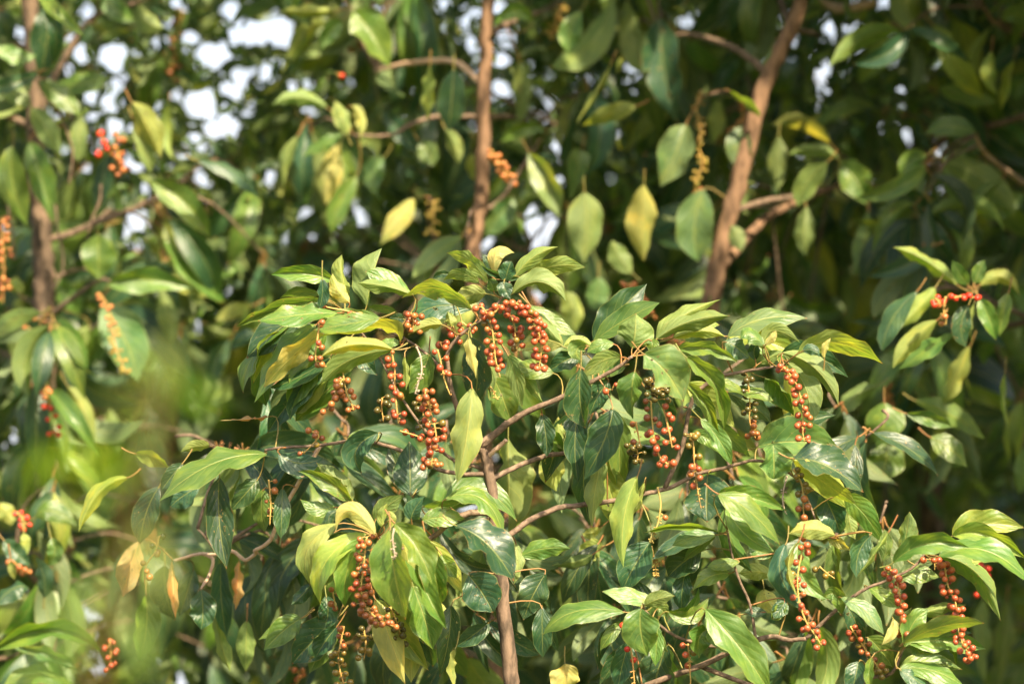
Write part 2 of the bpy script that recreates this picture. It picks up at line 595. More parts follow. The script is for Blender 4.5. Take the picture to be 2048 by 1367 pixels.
LEAVES['G'] = (1200, 900, 450 / 1317, """
320 890 160 850 10 825 46 42 uw -10
220 150 140 400 138 685 76 60 dy -12
260 180 225 290 190 380 26 26 dy -6
290 540 200 680 130 820 90 72 ub -2
690 255 880 360 1058 558 66 50 ug -18
740 330 850 490 1020 590 62 46 ug -12
1090 545 1060 740 1212 945 62 56 ub -16
1165 530 1100 690 1165 870 15 26 dy -22
700 480 470 445 258 482 22 22 ug -12
680 495 540 510 420 560 42 42 uw -10
630 140 625 280 625 420 122 112 uk 2
820 650 710 665 625 680 32 32 ug -6
590 590 480 660 400 740 80 80 uk 2
760 720 640 740 540 825 50 42 ug -4
500 710 480 830 480 945 50 46 ub 2
240 925 240 1060 280 1205 96 86 ug -18
260 910 340 870 438 850 46 36 dg -14
330 930 360 930 390 975 42 42 ug -8
395 940 530 970 637 858 36 42 ug -10
640 940 670 1080 765 1190 32 50 uw -12
620 930 830 1170 1000 1430 62 96 ug -14
740 990 820 1040 880 1145 42 42 uk -4
640 1040 580 1100 580 1215 50 70 ug -12
390 1140 340 1290 300 1450 112 92 uk 0
170 1120 130 1260 100 1420 62 62 ub 0
340 1030 330 1150 325 1262 36 36 ug -14
1020 600 930 590 870 545 42 42 ug -4
1010 730 910 710 810 720 46 46 dy 6
975 945 910 945 845 940 28 28 ub -4
1090 890 1040 950 1000 990 32 36 ug -4
960 810 980 880 1040 950 60 52 dp 10
130 1000 60 1080 0 1170 32 32 ug -8
""")
LEAVES['H'] = (1550, 900, 498 / 1458, """
105 50 300 90 518 245 112 50 ub -12
105 60 290 190 475 315 52 50 dy -8
400 270 520 370 640 560 62 60 ug -6
350 497 210 460 78 490 50 56 dy -14
560 500 490 600 478 748 50 60 ub -12
670 470 585 600 479 742 26 22 dy -20
630 650 650 560 640 460 42 32 dg -10
745 600 770 480 788 356 46 60 uw -8
690 660 890 545 1137 568 62 56 ug -18
1040 500 1250 500 1480 640 46 46 uy -10
960 620 1240 590 1520 800 62 56 ug -14
1010 670 1100 660 1210 650 32 36 dy -4
720 740 850 720 970 745 46 50 uw -6
760 1000 940 930 1120 903 36 42 dg -12
750 1130 980 1030 1228 1010 42 46 dg -18
760 1150 810 1010 900 930 52 60 ug -14
390 960 350 840 265 885 42 46 ug -10
385 860 530 940 638 1078 42 42 uw -12
690 985 690 1060 622 1140 26 24 dp -16
540 1090 620 1170 690 1270 46 60 ug -2
790 1130 840 1170 860 1230 36 32 ug -8
730 1280 930 1290 1130 1400 46 52 ug -16
730 1285 820 1340 930 1420 32 42 ub -18
490 1235 470 1330 440 1450 62 52 ub -10
565 1210 550 1300 560 1420 26 26 ug -14
1010 1060 1040 1170 1058 1290 16 16 ug 0
270 240 340 370 380 490 80 62 ub 2
300 500 370 535 445 590 22 32 dp -4
310 500 360 600 365 720 24 20 ug 2
550 800 640 860 730 920 42 32 ug 0
60 880 30 930 -10 985 40 40 ub -4
430 360 440 440 470 520 40 40 dy 8
""")
LEAVES['Kf'] = (0, 867, 550 / 1504, """
700 240 540 320 430 540 32 36 uy 30
870 290 800 430 765 605 66 62 ub 22
1460 110 1150 170 870 370 62 62 ug 4
1000 160 940 230 880 310 42 42 ub 10
1090 290 1000 340 930 400 62 62 ub 14
1200 240 1200 480 1240 740 72 72 uk 8
1410 250 1340 330 1260 420 52 52 uk 6
1440 300 1430 420 1450 540 52 52 ug 10
760 590 710 740 670 890 60 52 dx 36
940 690 945 850 960 1010 30 28 dx 32
1100 850 1110 970 1100 1072 62 66 ub 24
1210 700 1210 900 1240 1110 52 52 ub 34
1180 980 1210 1150 1260 1300 26 32 dy 36
1310 690 1300 830 1285 965 22 22 dx 34
1350 1020 1345 1160 1345 1300 46 42 dg 40
900 720 910 880 960 1020 72 62 ub 44
800 880 800 1050 760 1250 62 72 ug 46
1060 740 1020 870 980 1000 42 52 ub 40
1150 70 1070 70 985 100 32 26 dy 20
740 110 830 130 920 185 32 42 dy 30
""")
BG = {}
BG['I'] = (0, 0, 500 / 1367, """
280 30 260 200 220 440 90 90 uk
-20 250 90 310 200 300 50 50 ug
-30 450 80 510 175 590 60 60 ug
170 590 250 700 330 850 60 60 dg
70 800 70 1000 150 1240 82 82 ug
160 770 230 990 290 1225 72 82 ug
440 620 430 760 430 890 50 50 dg
720 560 800 690 880 865 42 82 dy
730 660 790 800 820 950 42 42 dg
820 990 1010 1110 1150 1310 72 72 ug
580 850 560 1000 520 1140 50 60 uk
300 470 450 460 600 420 60 62 ug
210 440 340 530 450 640 60 60 ug
560 -20 640 60 740 110 60 60 ug
760 20 800 120 900 150 60 60 dg
0 60 30 140 60 230 60 60 uk
500 130 470 190 440 240 30 30 uk
""")
BG['J'] = (0, 450, 500 / 1367, """
260 300 370 380 440 510 60 60 ug
590 330 800 300 1065 350 66 70 ug
540 50 540 170 540 300 100 92 ug
560 430 690 640 755 860 130 122 uw
490 550 400 660 320 770 60 60 dg
170 900 175 1080 215 1255 86 52 ub
150 790 130 880 110 980 60 60 ub
370 880 460 1030 520 1215 56 60 dy
330 810 420 880 505 980 46 46 ug
600 1000 620 1140 640 1270 60 60 dg
880 340 920 500 935 660 60 60 dg
80 550 85 650 110 750 42 32 dy
1260 620 1180 740 1160 890 46 60 ub
1380 440 1280 470 1175 520 42 42 dy
1390 580 1320 620 1260 690 40 40 ub
90 360 80 350 20 340 60 40 dy
110 390 100 460 110 540 30 30 dy
240 560 250 640 260 720 50 50 ug
""")
BG['K'] = (0, 867, 550 / 1504, """
-60 1190 280 1075 555 1205 62 52 ug
60 1150 270 1210 420 1280 42 46 uw
20 1380 220 1310 400 1390 52 60 ug
-30 940 80 840 165 850 32 70 ub
240 900 240 780 190 670 46 52 ub
20 580 90 650 165 720 52 52 ub
190 460 280 420 420 500 60 60 ug
130 540 140 590 150 660 30 26 dy
60 690 70 740 80 800 26 20 dy
280 570 300 650 260 720 50 50 ug
-10 380 40 440 60 500 50 50 dy
""")
BG['M'] = (450, 0, 500 / 1367, """
560 590 400 530 260 575 42 46 dg
670 740 640 640 600 550 52 36 dy
650 730 530 790 425 860 36 22 ug
630 780 575 960 550 1120 76 70 dp
550 120 420 200 310 400 46 42 dy
640 110 570 180 530 270 46 52 ug
700 60 800 180 900 370 70 100 ug
870 860 810 940 830 1070 60 62 uw
740 800 800 760 840 870 42 42 dy
720 960 620 1130 590 1275 60 62 ug
1040 1080 940 1200 850 1340 52 70 dp
1060 770 1110 830 1140 910 56 56 uw
1200 700 1250 790 1280 895 32 52 dy
860 600 960 720 1060 840 52 52 ub
400 740 330 870 325 1025 42 42 dg
1120 360 1110 510 1110 660 36 36 dy
1250 380 1240 550 1220 720 80 82 uk
400 20 160 20 20 160 36 42 ug
-150 880 60 940 190 1085 32 52 ub
690 580 740 640 740 760 30 30 dp
600 60 440 60 300 60 42 42 dy
""")
BG['N'] = (900, 0, 500 / 1367, """
1150 100 1170 380 1245 675 120 102 ub
1290 680 1230 850 1150 1020 112 102 uw
735 1050 745 1240 730 1440 106 102 dl
1060 1010 1050 1220 1060 1430 96 86 dp
430 830 540 1000 600 1190 90 62 uw
350 1080 270 1180 190 1290 60 72 uw
110 840 150 930 185 1035 60 60 dy
520 700 400 710 270 780 42 42 ug
1020 580 880 620 720 690 52 52 dy
880 350 790 520 690 680 32 32 dy
720 60 660 180 650 290 70 62 ug
380 340 390 520 370 690 52 52 dg
450 120 350 60 240 140 42 42 ug
720 820 700 900 660 1100 60 60 ug
""")
BG['O'] = (1250, 100, 500 / 1367, """
430 760 380 970 405 1160 112 112 uw
510 270 500 400 480 520 52 42 dy
640 420 630 540 690 680 80 62 uw
1120 510 960 400 805 410 42 46 dp
1110 610 1000 720 945 860 72 62 dg
1170 610 1270 720 1320 850 86 82 ug
1170 590 1030 540 885 575 26 42 dg
990 850 980 990 990 1130 60 66 dg
840 470 830 620 830 780 52 52 dg
1330 880 1310 1060 1255 1240 60 52 dg
40 1220 -40 1120 -70 1040 60 60 dg
570 220 680 290 740 370 20 26 dg
580 960 610 1020 640 1100 50 50 dw
""")
BG['Cb'] = (1100, 550, 400 / 1367, """
330 10 320 130 290 245 80 90 uw
100 100 150 240 170 400 80 80 dy
1150 340 1250 330 1380 300 60 50 ug
""")
BG['P'] = (1548, 0, 500 / 1367, """
1190 150 1090 310 1110 455 26 26 dy
1190 280 1180 400 1220 520 52 42 dy
1310 330 1260 470 1240 605 16 22 dy
1380 250 1340 340 1350 430 42 42 dy
830 850 740 890 690 995 60 52 ug
1060 810 960 930 995 1060 52 60 ug
1250 980 1090 1130 1030 1400 70 62 dg
1367 1060 1240 1140 1125 1190 60 60 ug
1100 720 960 690 830 730 60 52 ug
560 1020 750 1090 900 1230 60 60 uk
870 140 930 190 980 225 32 32 dg
1400 420 1340 470 1330 560 60 60 ug
1250 120 1320 80 1400 130 50 50 ug
""")
BG['Q'] = (1648, 450, 400 / 1094, """
730 330 550 190 375 120 42 46 dy
850 330 970 280 1070 385 46 46 dy
610 340 520 450 370 600 60 52 dy
510 360 370 520 320 690 52 70 ub
620 520 480 640 375 785 60 52 dy
700 590 560 680 410 790 42 52 ug
790 440 750 560 780 670 56 60 ub
825 420 800 520 815 650 20 16 dy
850 400 900 500 940 630 52 52 ug
1010 370 980 490 960 610 36 36 ug
800 660 720 830 655 980 42 46 dy
290 880 150 950 50 1070 42 52 dg
330 970 330 1090 300 1230 100 110 ug
450 1030 590 1060 705 1105 36 46 ug
500 960 700 1040 880 1170 70 52 ug
580 1160 700 1230 780 1320 60 72 ug
340 1190 340 1290 300 1400 100 100 ug
990 810 980 960 1005 1115 16 16 dy
790 330 740 260 700 190 42 42 ug
820 320 850 250 880 190 42 42 ug
""")
BG['Hb'] = (1550, 900, 498 / 1458, """
1220 870 1210 1100 1230 1360 52 52 dg
1360 880 1340 1120 1310 1400 46 46 dg
310 1130 230 1180 200 1290 80 80 ug
1060 -60 1080 40 1120 95 80 60 ug
1460 -20 1450 120 1430 260 50 40 ug
""")

# ------------------------------------------------------------------ things: Empties at the foot of each tree
def thing(name, loc, label, cat, group=None):
    o = bpy.data.objects.new(name, None)
    sc.collection.objects.link(o)
    o.location = (0, 0, 0)
    o.empty_display_size = 0.2
    tag(o, label, cat, group)
    return o


ground_me = new_mesh('ground', [(-400, -400, 0), (400, -400, 0), (400, 600, 0), (-400, 600, 0)], [(0, 1, 2, 3)], [M_GROUND], smooth=False)
tag(link('ground', ground_me), kind='structure')

TREES = {}
TREES['front'] = thing('berry_tree', None, 'sharply focused tree in the centre, glossy leaves and drooping red berry clusters', 'tree')
TREES['left'] = thing('berry_tree', None, 'blurred tree at the left edge, straight brown trunk and orange berry strings', 'tree')
TREES['mid'] = thing('berry_tree', None, 'blurred tree behind the centre, slim vertical trunk under white sky gaps', 'tree')
TREES['fork'] = thing('berry_tree', None, 'blurred tree right of centre, slanting orange-brown trunk forking upwards', 'tree')
TREES['dark'] = thing('berry_tree', None, 'dark shaded tree along the right edge, yellowish leaf tuft with scarlet berries', 'tree')
TREES['near'] = thing('sapling', None, 'very blurred yellow-green sprig close to the camera, lower left', 'sapling')


def tree_for(x):
    return 'left' if x < 540 else 'mid' if x < 1190 else 'fork' if x < 1690 else 'dark'


# ------------------------------------------------------------------ trunks and branches   (x, y, radius px) in photograph pixels, d in metres
def crop(c, pts):
    ox, oy, s = {'A': (450, 450, .2926), 'B': (800, 450, .2926), 'C': (1100, 550, .2926), 'D': (1400, 550, .2926), 'E': (550, 850, .378),
                 'F': (850, 850, .378), 'G': (1200, 900, .3417), 'H': (1550, 900, .3416), 'I': (0, 0, .3658), 'J': (0, 450, .3658),
                 'K': (0, 867, .3657), 'M': (450, 0, .3658), 'N': (900, 0, .3658), 'O': (1250, 100, .3658), 'P': (1548, 0, .3658),
                 'Q': (1648, 450, .3656)}[c]
    return [(ox + p[0] * s, oy + p[1] * s) + tuple(p[2:]) for p in pts]


NODES = {k: [] for k in TREES}


def branch(tree, name, pts, r0, r1, d, d1=None, mat=M_TWIG, foot=False, crown=None, seg=8, jit=0.05):
    d1 = d if d1 is None else d1
    n = len(pts)
    P = [at(p[0], p[1], d + (d1 - d) * i / max(1, n - 1)) for i, p in enumerate(pts)]
    if tree == 'front' and name == 'branch':
        r0, r1 = r0 * 0.85, r1 * 0.85
    R = [(r0 + (r1 - r0) * i / max(1, n - 1)) * MM * (DIST + d) / DIST for i in range(n)]
    if foot:
        g = P[0]
        P = [np.array([g[0] + 0.03, g[1] + 0.02, -0.05]), np.array([g[0] + 0.02, g[1], 0.25]), np.array([g[0] + 0.015, g[1], g[2] * 0.55])] + P
        R = [R[0] * 2.2, R[0] * 1.5, R[0] * 1.2] + R
    if crown:
        for c in crown:
            P.append(P[-1] + np.array(c))
            R.append(R[-1] * 0.78)
    P, R = smooth_path(P, R, 5)
    if jit:
        wob = [np.array([rng.uniform(-1, 1) for _ in range(3)]) * r * 0.16 for r in R]
        P = [p + w for p, w in zip(P, wob)]
    V, F, U = tube_geom(P, R, seg, True, jit)
    me = new_mesh(name, V, F, [mat])
    o = link(name, me, TREES[tree])
    NODES[tree] += P
    return o


# the tree in focus
branch('front', 'trunk', [(1034, 1480), (1022, 1367), (1011, 1250), (1001, 1150), (991, 1060), (985, 985), (975, 925), (962, 893)], 17, 9, 0.0, mat=M_BARK, foot=True, seg=14)
branch('front', 'branch', [(968, 905), (940, 875)] + crop('B', [(420, 1330), (345, 1100), (330, 980), (322, 880), (400, 765), (500, 685), (600, 620)]), 8, 3.5, 0.0, -0.06)
branch('front', 'branch', [(962, 893), (1010, 850), (1060, 820), (1110, 800), (1185, 762), (1235, 735), (1265, 712)], 9, 3.5, 0.0, -0.05)
branch('front', 'branch', [(982, 958), (1040, 930), (1090, 912), (1140, 903), (1210, 885)], 7, 5, 0.0, 0.1, mat=M_TWIG)
branch('front', 'branch', [(1000, 1085), (1060, 1040), (1115, 1016), (1160, 1009), (1230, 1000), (1300, 985), (1343, 973), (1390, 948)], 7.5, 5, 0.0, 0.05)
branch('front', 'branch', [(1330, 976), (1365, 890), (1385, 800), (1430, 757), (1475, 745), (1520, 737), (1568, 730)], 6, 3, 0.04, -0.04)
branch('front', 'branch', [(1390, 948), (1450, 935), (1510, 920), (1560, 935), (1600, 960)], 5, 3, 0.05, 0.0)
branch('front', 'branch', [(988, 1026), (940, 1025), (900, 1045), (865, 1073), (815, 1098), (754, 1073)], 9, 4, 0.0, -0.1)
branch('front', 'branch', [(974, 948), (920, 947), (870, 935), (800, 900), (720, 880), (640, 890), (560, 895), (530, 900)], 6, 3, 0.0, 0.04)
branch('front', 'branch', [(972, 940), (945, 930), (900, 915), (850, 860), (800, 790), (750, 700), (700, 640)], 5, 2.5, 0.02, 0.0)
branch('front', 'branch', [(890, 745), (850, 705), (800, 672), (740, 650), (690, 625)], 3.5, 2.5, -0.02, 0.0)
branch('front', 'branch', [(985, 622), (1000, 600), (1015, 575), (1025, 540)], 3.2, 2.2, -0.05, -0.04)
branch('front', 'branch', [(1028, 1430), (1200, 1400), (1400, 1330), (1480, 1290), (1541, 1272), (1576, 1279), (1612, 1276)], 9, 5, 0.0, -0.05, mat=M_TWIG)
branch('front', 'branch', [(1612, 1276), (1660, 1230), (1700, 1197), (1731, 1177), (1772, 1160), (1823, 1136), (1850, 1108)], 5, 3, -0.05, -0.08)
branch('front', 'branch', [(1400, 1332), (1600, 1400), (1700, 1375), (1745, 1354), (1772, 1351), (1790, 1337), (1803, 1303), (1812, 1285)], 6, 3, -0.0, -0.1)
branch('front', 'branch', [(1480, 1292), (1420, 1290), (1360, 1275), (1320, 1250), (1288, 1218)], 5, 3, -0.04, -0.1)
branch('front', 'branch', [(1512, 1282), (1500, 1210), (1475, 1150), (1462, 1100), (1455, 1060)], 4, 2.5, -0.04, -0.06)
branch('front', 'branch', [(1600, 960), (1620, 1010), (1640, 1060), (1660, 1075)], 3, 2, 0.0, -0.05)
branch('front', 'branch', crop('F', [(430, 78), (400, 105), (360, 140), (330, 170)]), 5, 6, -0.02, 0.0, mat=M_PALETWIG)
branch('front', 'branch', crop('F', [(270, 125), (320, 70), (380, 30), (430, -20)]), 6, 4, -0.02, 0.02)
branch('front', 'branch', [(640, 890), (600, 960), (560, 1030), (540, 1080), (510, 1100)] + crop('K', [(1400, 650), (1340, 690), (1270, 640), (1170, 660), (1110, 655), (1050, 665), (950, 695)]), 5, 4, 0.06, 0.3, mat=M_PALETWIG)
branch('front', 'branch', crop('K', [(1110, 655), (1165, 685), (1140, 780), (1090, 860)]), 5, 3, 0.3, 0.26, mat=M_PALETWIG)
branch('front', 'branch', crop('K', [(1180, 640), (1120, 560), (1080, 520)]), 3, 2, 0.3, 0.3, mat=M_PALETWIG)

# the trees behind
branch('mid', 'trunk', [(1000, 1420), (985, 1100), (960, 800), (948, 560), (945, 500), (955, 450), (964, 380), (966, 290), (968, 200), (971, 100), (975, 0), (980, -120)], 17, 12, 1.3, mat=M_WARMBARK, foot=True, crown=[(0.0, .1, .6), (-.1, .1, .8), (0.05, 0, .9)], seg=14, jit=0.09)
branch('mid', 'branch', [(970, 175), (915, 126), (860, 122), (800, 130), (752, 142)], 7, 4, 1.3, 1.5, mat=M_PALETWIG)
branch('mid', 'branch', crop('N', [(215, 190), (300, 140), (400, 95), (500, 65), (620, 0)]), 7, 4, 1.3, 1.8)
branch('mid', 'branch', crop('N', [(190, 640), (330, 640), (520, 690), (640, 640)]), 6, 4, 1.3, 1.9)
branch('mid', 'branch', crop('M', [(1400, 640), (1150, 640), (1000, 690), (900, 740), (700, 740)]), 6, 3, 1.3, 1.3)
branch('mid', 'branch', crop('M', [(1150, 1500), (1160, 1350), (1110, 1200), (1120, 1080)]), 5, 2.5, 1.5, 1.3)
branch('mid', 'branch', crop('N', [(400, 1367), (440, 1330), (400, 1240), (380, 1170)]), 5, 3, 1.6, 1.5)
branch('mid', 'branch', [(965, 420), (1000, 400), (1040, 340), (1080, 280)], 5, 3, 1.3, 1.5)
branch('fork', 'trunk', [(1395, 1420), (1400, 1100), (1408, 800), (1420, 610), (1432, 540), (1450, 460), (1475, 370), (1500, 270), (1530, 170), (1556, 110), (1582, 58), (1603, 0), (1620, -100)], 21, 14, 1.22, mat=M_WARMBARK, foot=True, crown=[(.15, .1, .6), (.1, .1, .8), (.15, 0, .8)], seg=14, jit=0.08)
branch('fork', 'branch', [(1530, 142), (1490, 110), (1440, 85), (1380, 70), (1320, 75)], 8, 5, 1.22, 1.45)
branch('fork', 'branch', [(1448, 528), (1485, 485), (1520, 447), (1560, 420), (1610, 395), (1680, 370)], 11, 6, 1.22, 1.6, mat=M_WARMBARK)
branch('fork', 'branch', [(1466, 422), (1530, 402), (1590, 392), (1640, 378)], 7, 5, 1.22, 1.3)
branch('fork', 'branch', [(1582, 60), (1568, 20), (1556, -30), (1550, -120)], 9, 7, 1.22, 1.6, mat=M_BARK)
branch('fork', 'branch', [(1582, 58), (1640, 70)], 7, 5, 1.22, 1.5)
branch('fork', 'branch', crop('O', [(700, 330), (660, 280), (590, 240), (520, 230), (430, 250)]), 5, 3, 1.5, 1.2)
branch('fork', 'branch', [(1680, 370), (1700, 330), (1680, 310)], 5, 3, 1.6, 1.4)
branch('fork', 'branch', [(1610, -60), (1660, 10), (1700, 15), (1750, 5)], 11, 9, 1.6, 1.4, mat=M_PALETWIG)
branch('left', 'trunk', [(90, 1420), (95, 1100), (92, 800), (88, 600), (88, 560), (85, 500), (79, 420), (74, 340), (70, 200), (60, 0), (50, -120)], 25, 16, 1.35, mat=M_BARK, foot=True, crown=[(-.1, .1, .6), (-.1, .1, .8), (-.05, 0, .8)], seg=14, jit=0.08)
branch('left', 'branch', crop('I', [(230, 1320), (400, 1270), (600, 1190), (760, 1130), (900, 1060)]), 8, 4, 1.35, 1.3)
branch('left', 'branch', crop('I', [(200, 700), (100, 660), (10, 620), (-60, 560)]), 9, 6, 1.35, 1.4)
branch('left', 'branch', crop('I', [(340, 330), (420, 240), (490, 150), (530, 90)]), 5, 3, 1.6, 1.5, mat=M_PALETWIG)
branch('left', 'branch', [(70, 250), (110, 150), (180, 40), (260, 10), (340, -20)], 8, 4, 1.35, 1.6)
branch('left', 'branch', [(90, 640), (140, 600), (200, 560), (230, 570)], 6, 3, 1.35, 1.2)
branch('left', 'branch', [(92, 780), (60, 740), (60, 690)], 5, 3, 1.35, 1.2)
branch('left', 'branch', [(95, 1180), (60, 1150), (30, 1110)], 6, 3, 1.35, 1.1)
branch('left', 'branch', [(95, 1300), (40, 1310), (-20, 1320)], 6, 4, 1.35, 0.9)
for pts in ([(340, 650), (380, 760), (398, 840), (378, 1010)], [(550, 1010), (545, 1100), (490, 1230), (480, 1320)],
            [(300, 1110), (315, 1250), (345, 1400), (335, 1500), (290, 1580)], [(40, 1120), (60, 1220), (72, 1320), (80, 1420)]):
    branch('left', 'twig', crop('I', pts), 3, 2, 1.25, mat=M_TWIG, seg=6)
branch('dark', 'trunk', [(1890, 1420), (1880, 1330), (1872, 1250), (1862, 1000), (1850, 800), (1836, 500), (1842, 200), (1850, -60)], 30, 18, 2.5, mat=M_BARK, foot=True, crown=[(.05, .1, .6), (.1, .1, .8), (.05, 0, .9)], seg=14, jit=0.08)
branch('dark', 'branch', crop('Q', [(540, 420), (650, 340), (800, 380), (950, 430), (1150, 520)]), 4, 6, 1.0, 1.3)
branch('dark', 'branch', crop('P', [(1367, 1000), (1250, 920), (1150, 830), (1100, 740)]), 6, 3, 1.4, 1.2, mat=M_PALETWIG)
branch('dark', 'branch', crop('P', [(1420, 200), (1300, 170), (1200, 120), (1150, 40)]), 6, 4, 1.4, 1.3)
branch('dark', 'branch', [(1850, 800), (1900, 720), (1990, 660), (2080, 640)], 8, 6, 1.7, 1.3)
branch('dark', 'branch', [(1840, 330), (1900, 270), (1990, 250), (2080, 220)], 9, 6, 1.7, 1.4)
branch('dark', 'branch', [(1852, 830), (1800, 800), (1770, 790)], 6, 3, 1.7, 1.4)
# the sprig near the camera
branch('near', 'stem', [(190, 1420), (215, 1250), (262, 1050), (300, 900), (318, 800), (325, 720)], 3.5, 1.5, -4.2, foot=True, mat=M_PETIOLE, seg=8)


# ------------------------------------------------------------------ hero leaves
def leaf_from_px(tree, x0, y0, xm, ym, xt, yt, w1, w2, fc, d, seed, hi=True, pet=True):
    r = random.Random(seed)
    face, tk = fc[0], fc[1]
    horiz = abs(xt - x0) > abs(yt - y0)
    Lpx = math.hypot(xm - x0, ym - y0) + math.hypot(xt - xm, yt - ym)
    dz = r.gauss(0.0, 0.12) * Lpx * MM
    if horiz:
        left_up = xt > x0                   # walker's left is up on screen when heading right
        wl, wr = (w1, w2) if left_up else (w2, w1)
    else:
        left_right = yt > y0                # heading down: walker's left is screen right
        wl, wr = (w2, w1) if left_right else (w1, w2)
    wl, wr = (wl * 1.1, wr * 1.1) if hi else (wl * 0.95, wr * 0.95)
    h = max(abs(wl), abs(wr), 0.165 * Lpx) * r.uniform(1.02, 1.10)
    aL, aR = math.acos(max(-1, min(1, wl / h))), math.acos(max(-1, min(1, wr / h)))
    roll = r.random() < (0.55 if horiz else 0.2)
    if roll:
        # a flat blade turned about its midrib: upper side shows -> the higher edge is the farther one
        s = -1 if face == 'u' else 1
        if horiz:
            sL, sR = (s, -s) if xt > x0 else (-s, s)
        else:
            s = r.choice((-1, 1))
            sL, sR = s, -s
    else:
        s = 1 if face == 'u' else -1
        if r.random() < 0.1:
            s = -s
        sL = sR = s
    k = (DIST + d) / DIST * MM
    P0 = at(x0, y0, d)
    Pm = at(xm, ym, d + dz * 0.5 - r.uniform(0.0, 0.12) * Lpx * MM)
    P2 = at(xt, yt, d + dz)
    view = unit(CAM - Pm)
    pet_to = None
    if pet:
        best, bd = None, 1e9
        for q in NODES[tree]:
            dd = np.linalg.norm(q - P0)
            if dd < bd:
                bd, best = dd, q
        if bd < 0.11:
            pet_to = best
        else:
            t0 = unit(Pm - P0)
            pet_to = P0 - t0 * 0.03 + UP * 0.006
    V, F, U, MI = leaf_geom(P0, Pm, P2, view, h * k, aL, aR, sL, sR, face == 'u', 16 if hi else 12, 4 if hi else 3,
                            r.uniform(0.08, 0.24), r.uniform(-0.22, 0.18), pet_to, 0.0014 * (DIST + d) / DIST, r)
    me = new_mesh('leaf', V, F, [M_LEAF, M_PETIOLE], U, [(1, 1, 1, r.random())] * len(V), MI)
    o = link('leaf', me, TREES[tree])
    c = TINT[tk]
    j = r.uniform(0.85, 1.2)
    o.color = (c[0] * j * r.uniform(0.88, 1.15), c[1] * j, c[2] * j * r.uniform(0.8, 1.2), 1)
    return o


COUNT = {k: 0 for k in TREES}
# leaves behind that stand in the sun: (crop, line); the crowns have gaps over them
SUNNY = {('M', 3), ('M', 0), ('M', 1), ('M', 10), ('N', 1), ('N', 2), ('N', 3), ('N', 4), ('N', 0), ('O', 0), ('O', 2), ('O', 3), ('O', 4), ('O', 5), ('Q', 0), ('Q', 1), ('Q', 2), ('Q', 3), ('Q', 4), ('Q', 5), ('Q', 6), ('Q', 8),
         ('J', 1), ('J', 3), ('I', 7), ('I', 9), ('Cb', 0), ('J', 7), ('K', 0), ('K', 1)}
SUN_RAYS = []
SUN_DIR = np.array(to_sun)


def shades_sunny(p, r=0.13):
    for q in SUN_RAYS:
        w = p - q
        t = w @ SUN_DIR
        if t > 0 and np.linalg.norm(w - SUN_DIR * t) < r:
            return True
    return False


COVER = []                       # leaf outlines in pixels, for the filling of the crowns
seed = 100
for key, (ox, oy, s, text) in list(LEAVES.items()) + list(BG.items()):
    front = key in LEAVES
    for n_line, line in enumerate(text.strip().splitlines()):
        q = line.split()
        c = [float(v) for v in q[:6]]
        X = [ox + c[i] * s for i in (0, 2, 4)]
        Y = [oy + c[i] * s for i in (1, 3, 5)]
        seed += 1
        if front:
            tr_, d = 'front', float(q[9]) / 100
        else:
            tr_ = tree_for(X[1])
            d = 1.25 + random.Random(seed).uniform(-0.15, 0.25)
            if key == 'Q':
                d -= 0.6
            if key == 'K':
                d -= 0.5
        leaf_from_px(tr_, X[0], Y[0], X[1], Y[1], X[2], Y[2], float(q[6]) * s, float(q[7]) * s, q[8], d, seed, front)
        COUNT[tr_] += 1
        if not front and (key, n_line) in SUNNY:
            SUN_RAYS.append(at(X[1], Y[1], d))
        COVER.append((X[0], Y[0], X[2], Y[2], (float(q[6]) + float(q[7])) * s * 0.8, d))

rw = random.Random(77)
FRONT = [(key, ln) for key in 'ABCDEFGH' for ln in LEAVES[key][3].strip().splitlines()]
rw.shuffle(FRONT)
for key, ln in FRONT:
    if COUNT['front'] >= 300:
        break
    ox, oy, s = LEAVES[key][:3]
    q = ln.split()
    c = [float(v) for v in q[:6]]
    X = [ox + c[i] * s for i in (0, 2, 4)]
    Y = [oy + c[i] * s for i in (1, 3, 5)]
    if math.hypot(X[2] - X[0], Y[2] - Y[0]) < 85 or float(q[9]) > 10 or Y[2] < 560:
        continue
    a = rw.choice((-1, 1)) * rw.uniform(0.25, 0.5)
    k = rw.uniform(0.85, 1.1)
    R2 = lambda x, y: (X[0] + k * ((x - X[0]) * math.cos(a) - (y - Y[0]) * math.sin(a)), Y[0] + k * ((x - X[0]) * math.sin(a) + (y - Y[0]) * math.cos(a)) + 6)
    (xm, ym), (xt, yt) = R2(X[1], Y[1]), R2(X[2], Y[2])
    seed += 1
    w = math.hypot(xt - X[0], yt - Y[0]) * rw.uniform(.12, .18)
    leaf_from_px('front', X[0], Y[0], xm, ym, xt, yt, w, w * rw.uniform(.7, 1.1), rw.choice('uuud') + rw.choice('gggkby'), float(q[9]) / 100 + rw.uniform(.05, .12), seed, True)
    COUNT['front'] += 1
    COVER.append((X[0], Y[0], xt, yt, w * 1.4, 0.1))

for (x0, y0, xm, ym, xt, yt, w) in ((322, 770, 325, 730, 345, 680, 20), (318, 780, 390, 790, 460, 850, 18), (310, 830, 290, 880, 300, 960, 16),
                                   (290, 930, 210, 1000, 170, 1080, 15), (262, 1050, 310, 1120, 330, 1230, 16), (240, 1130, 170, 1220, 130, 1340, 17),
                                   (285, 950, 130, 925, 20, 975, 13), (225, 1210, 280, 1280, 300, 1380, 16), (318, 790, 250, 790, 190, 830, 13),
                                   (205, 1290, 130, 1320, 20, 1400, 16)):
    seed += 1
    leaf_from_px('near', x0, y0, xm, ym, xt, yt, w, w * 0.9, 'd' + ('n' if seed % 4 else 'y'), -4.2 + 0.1 * (seed % 4), seed, False)

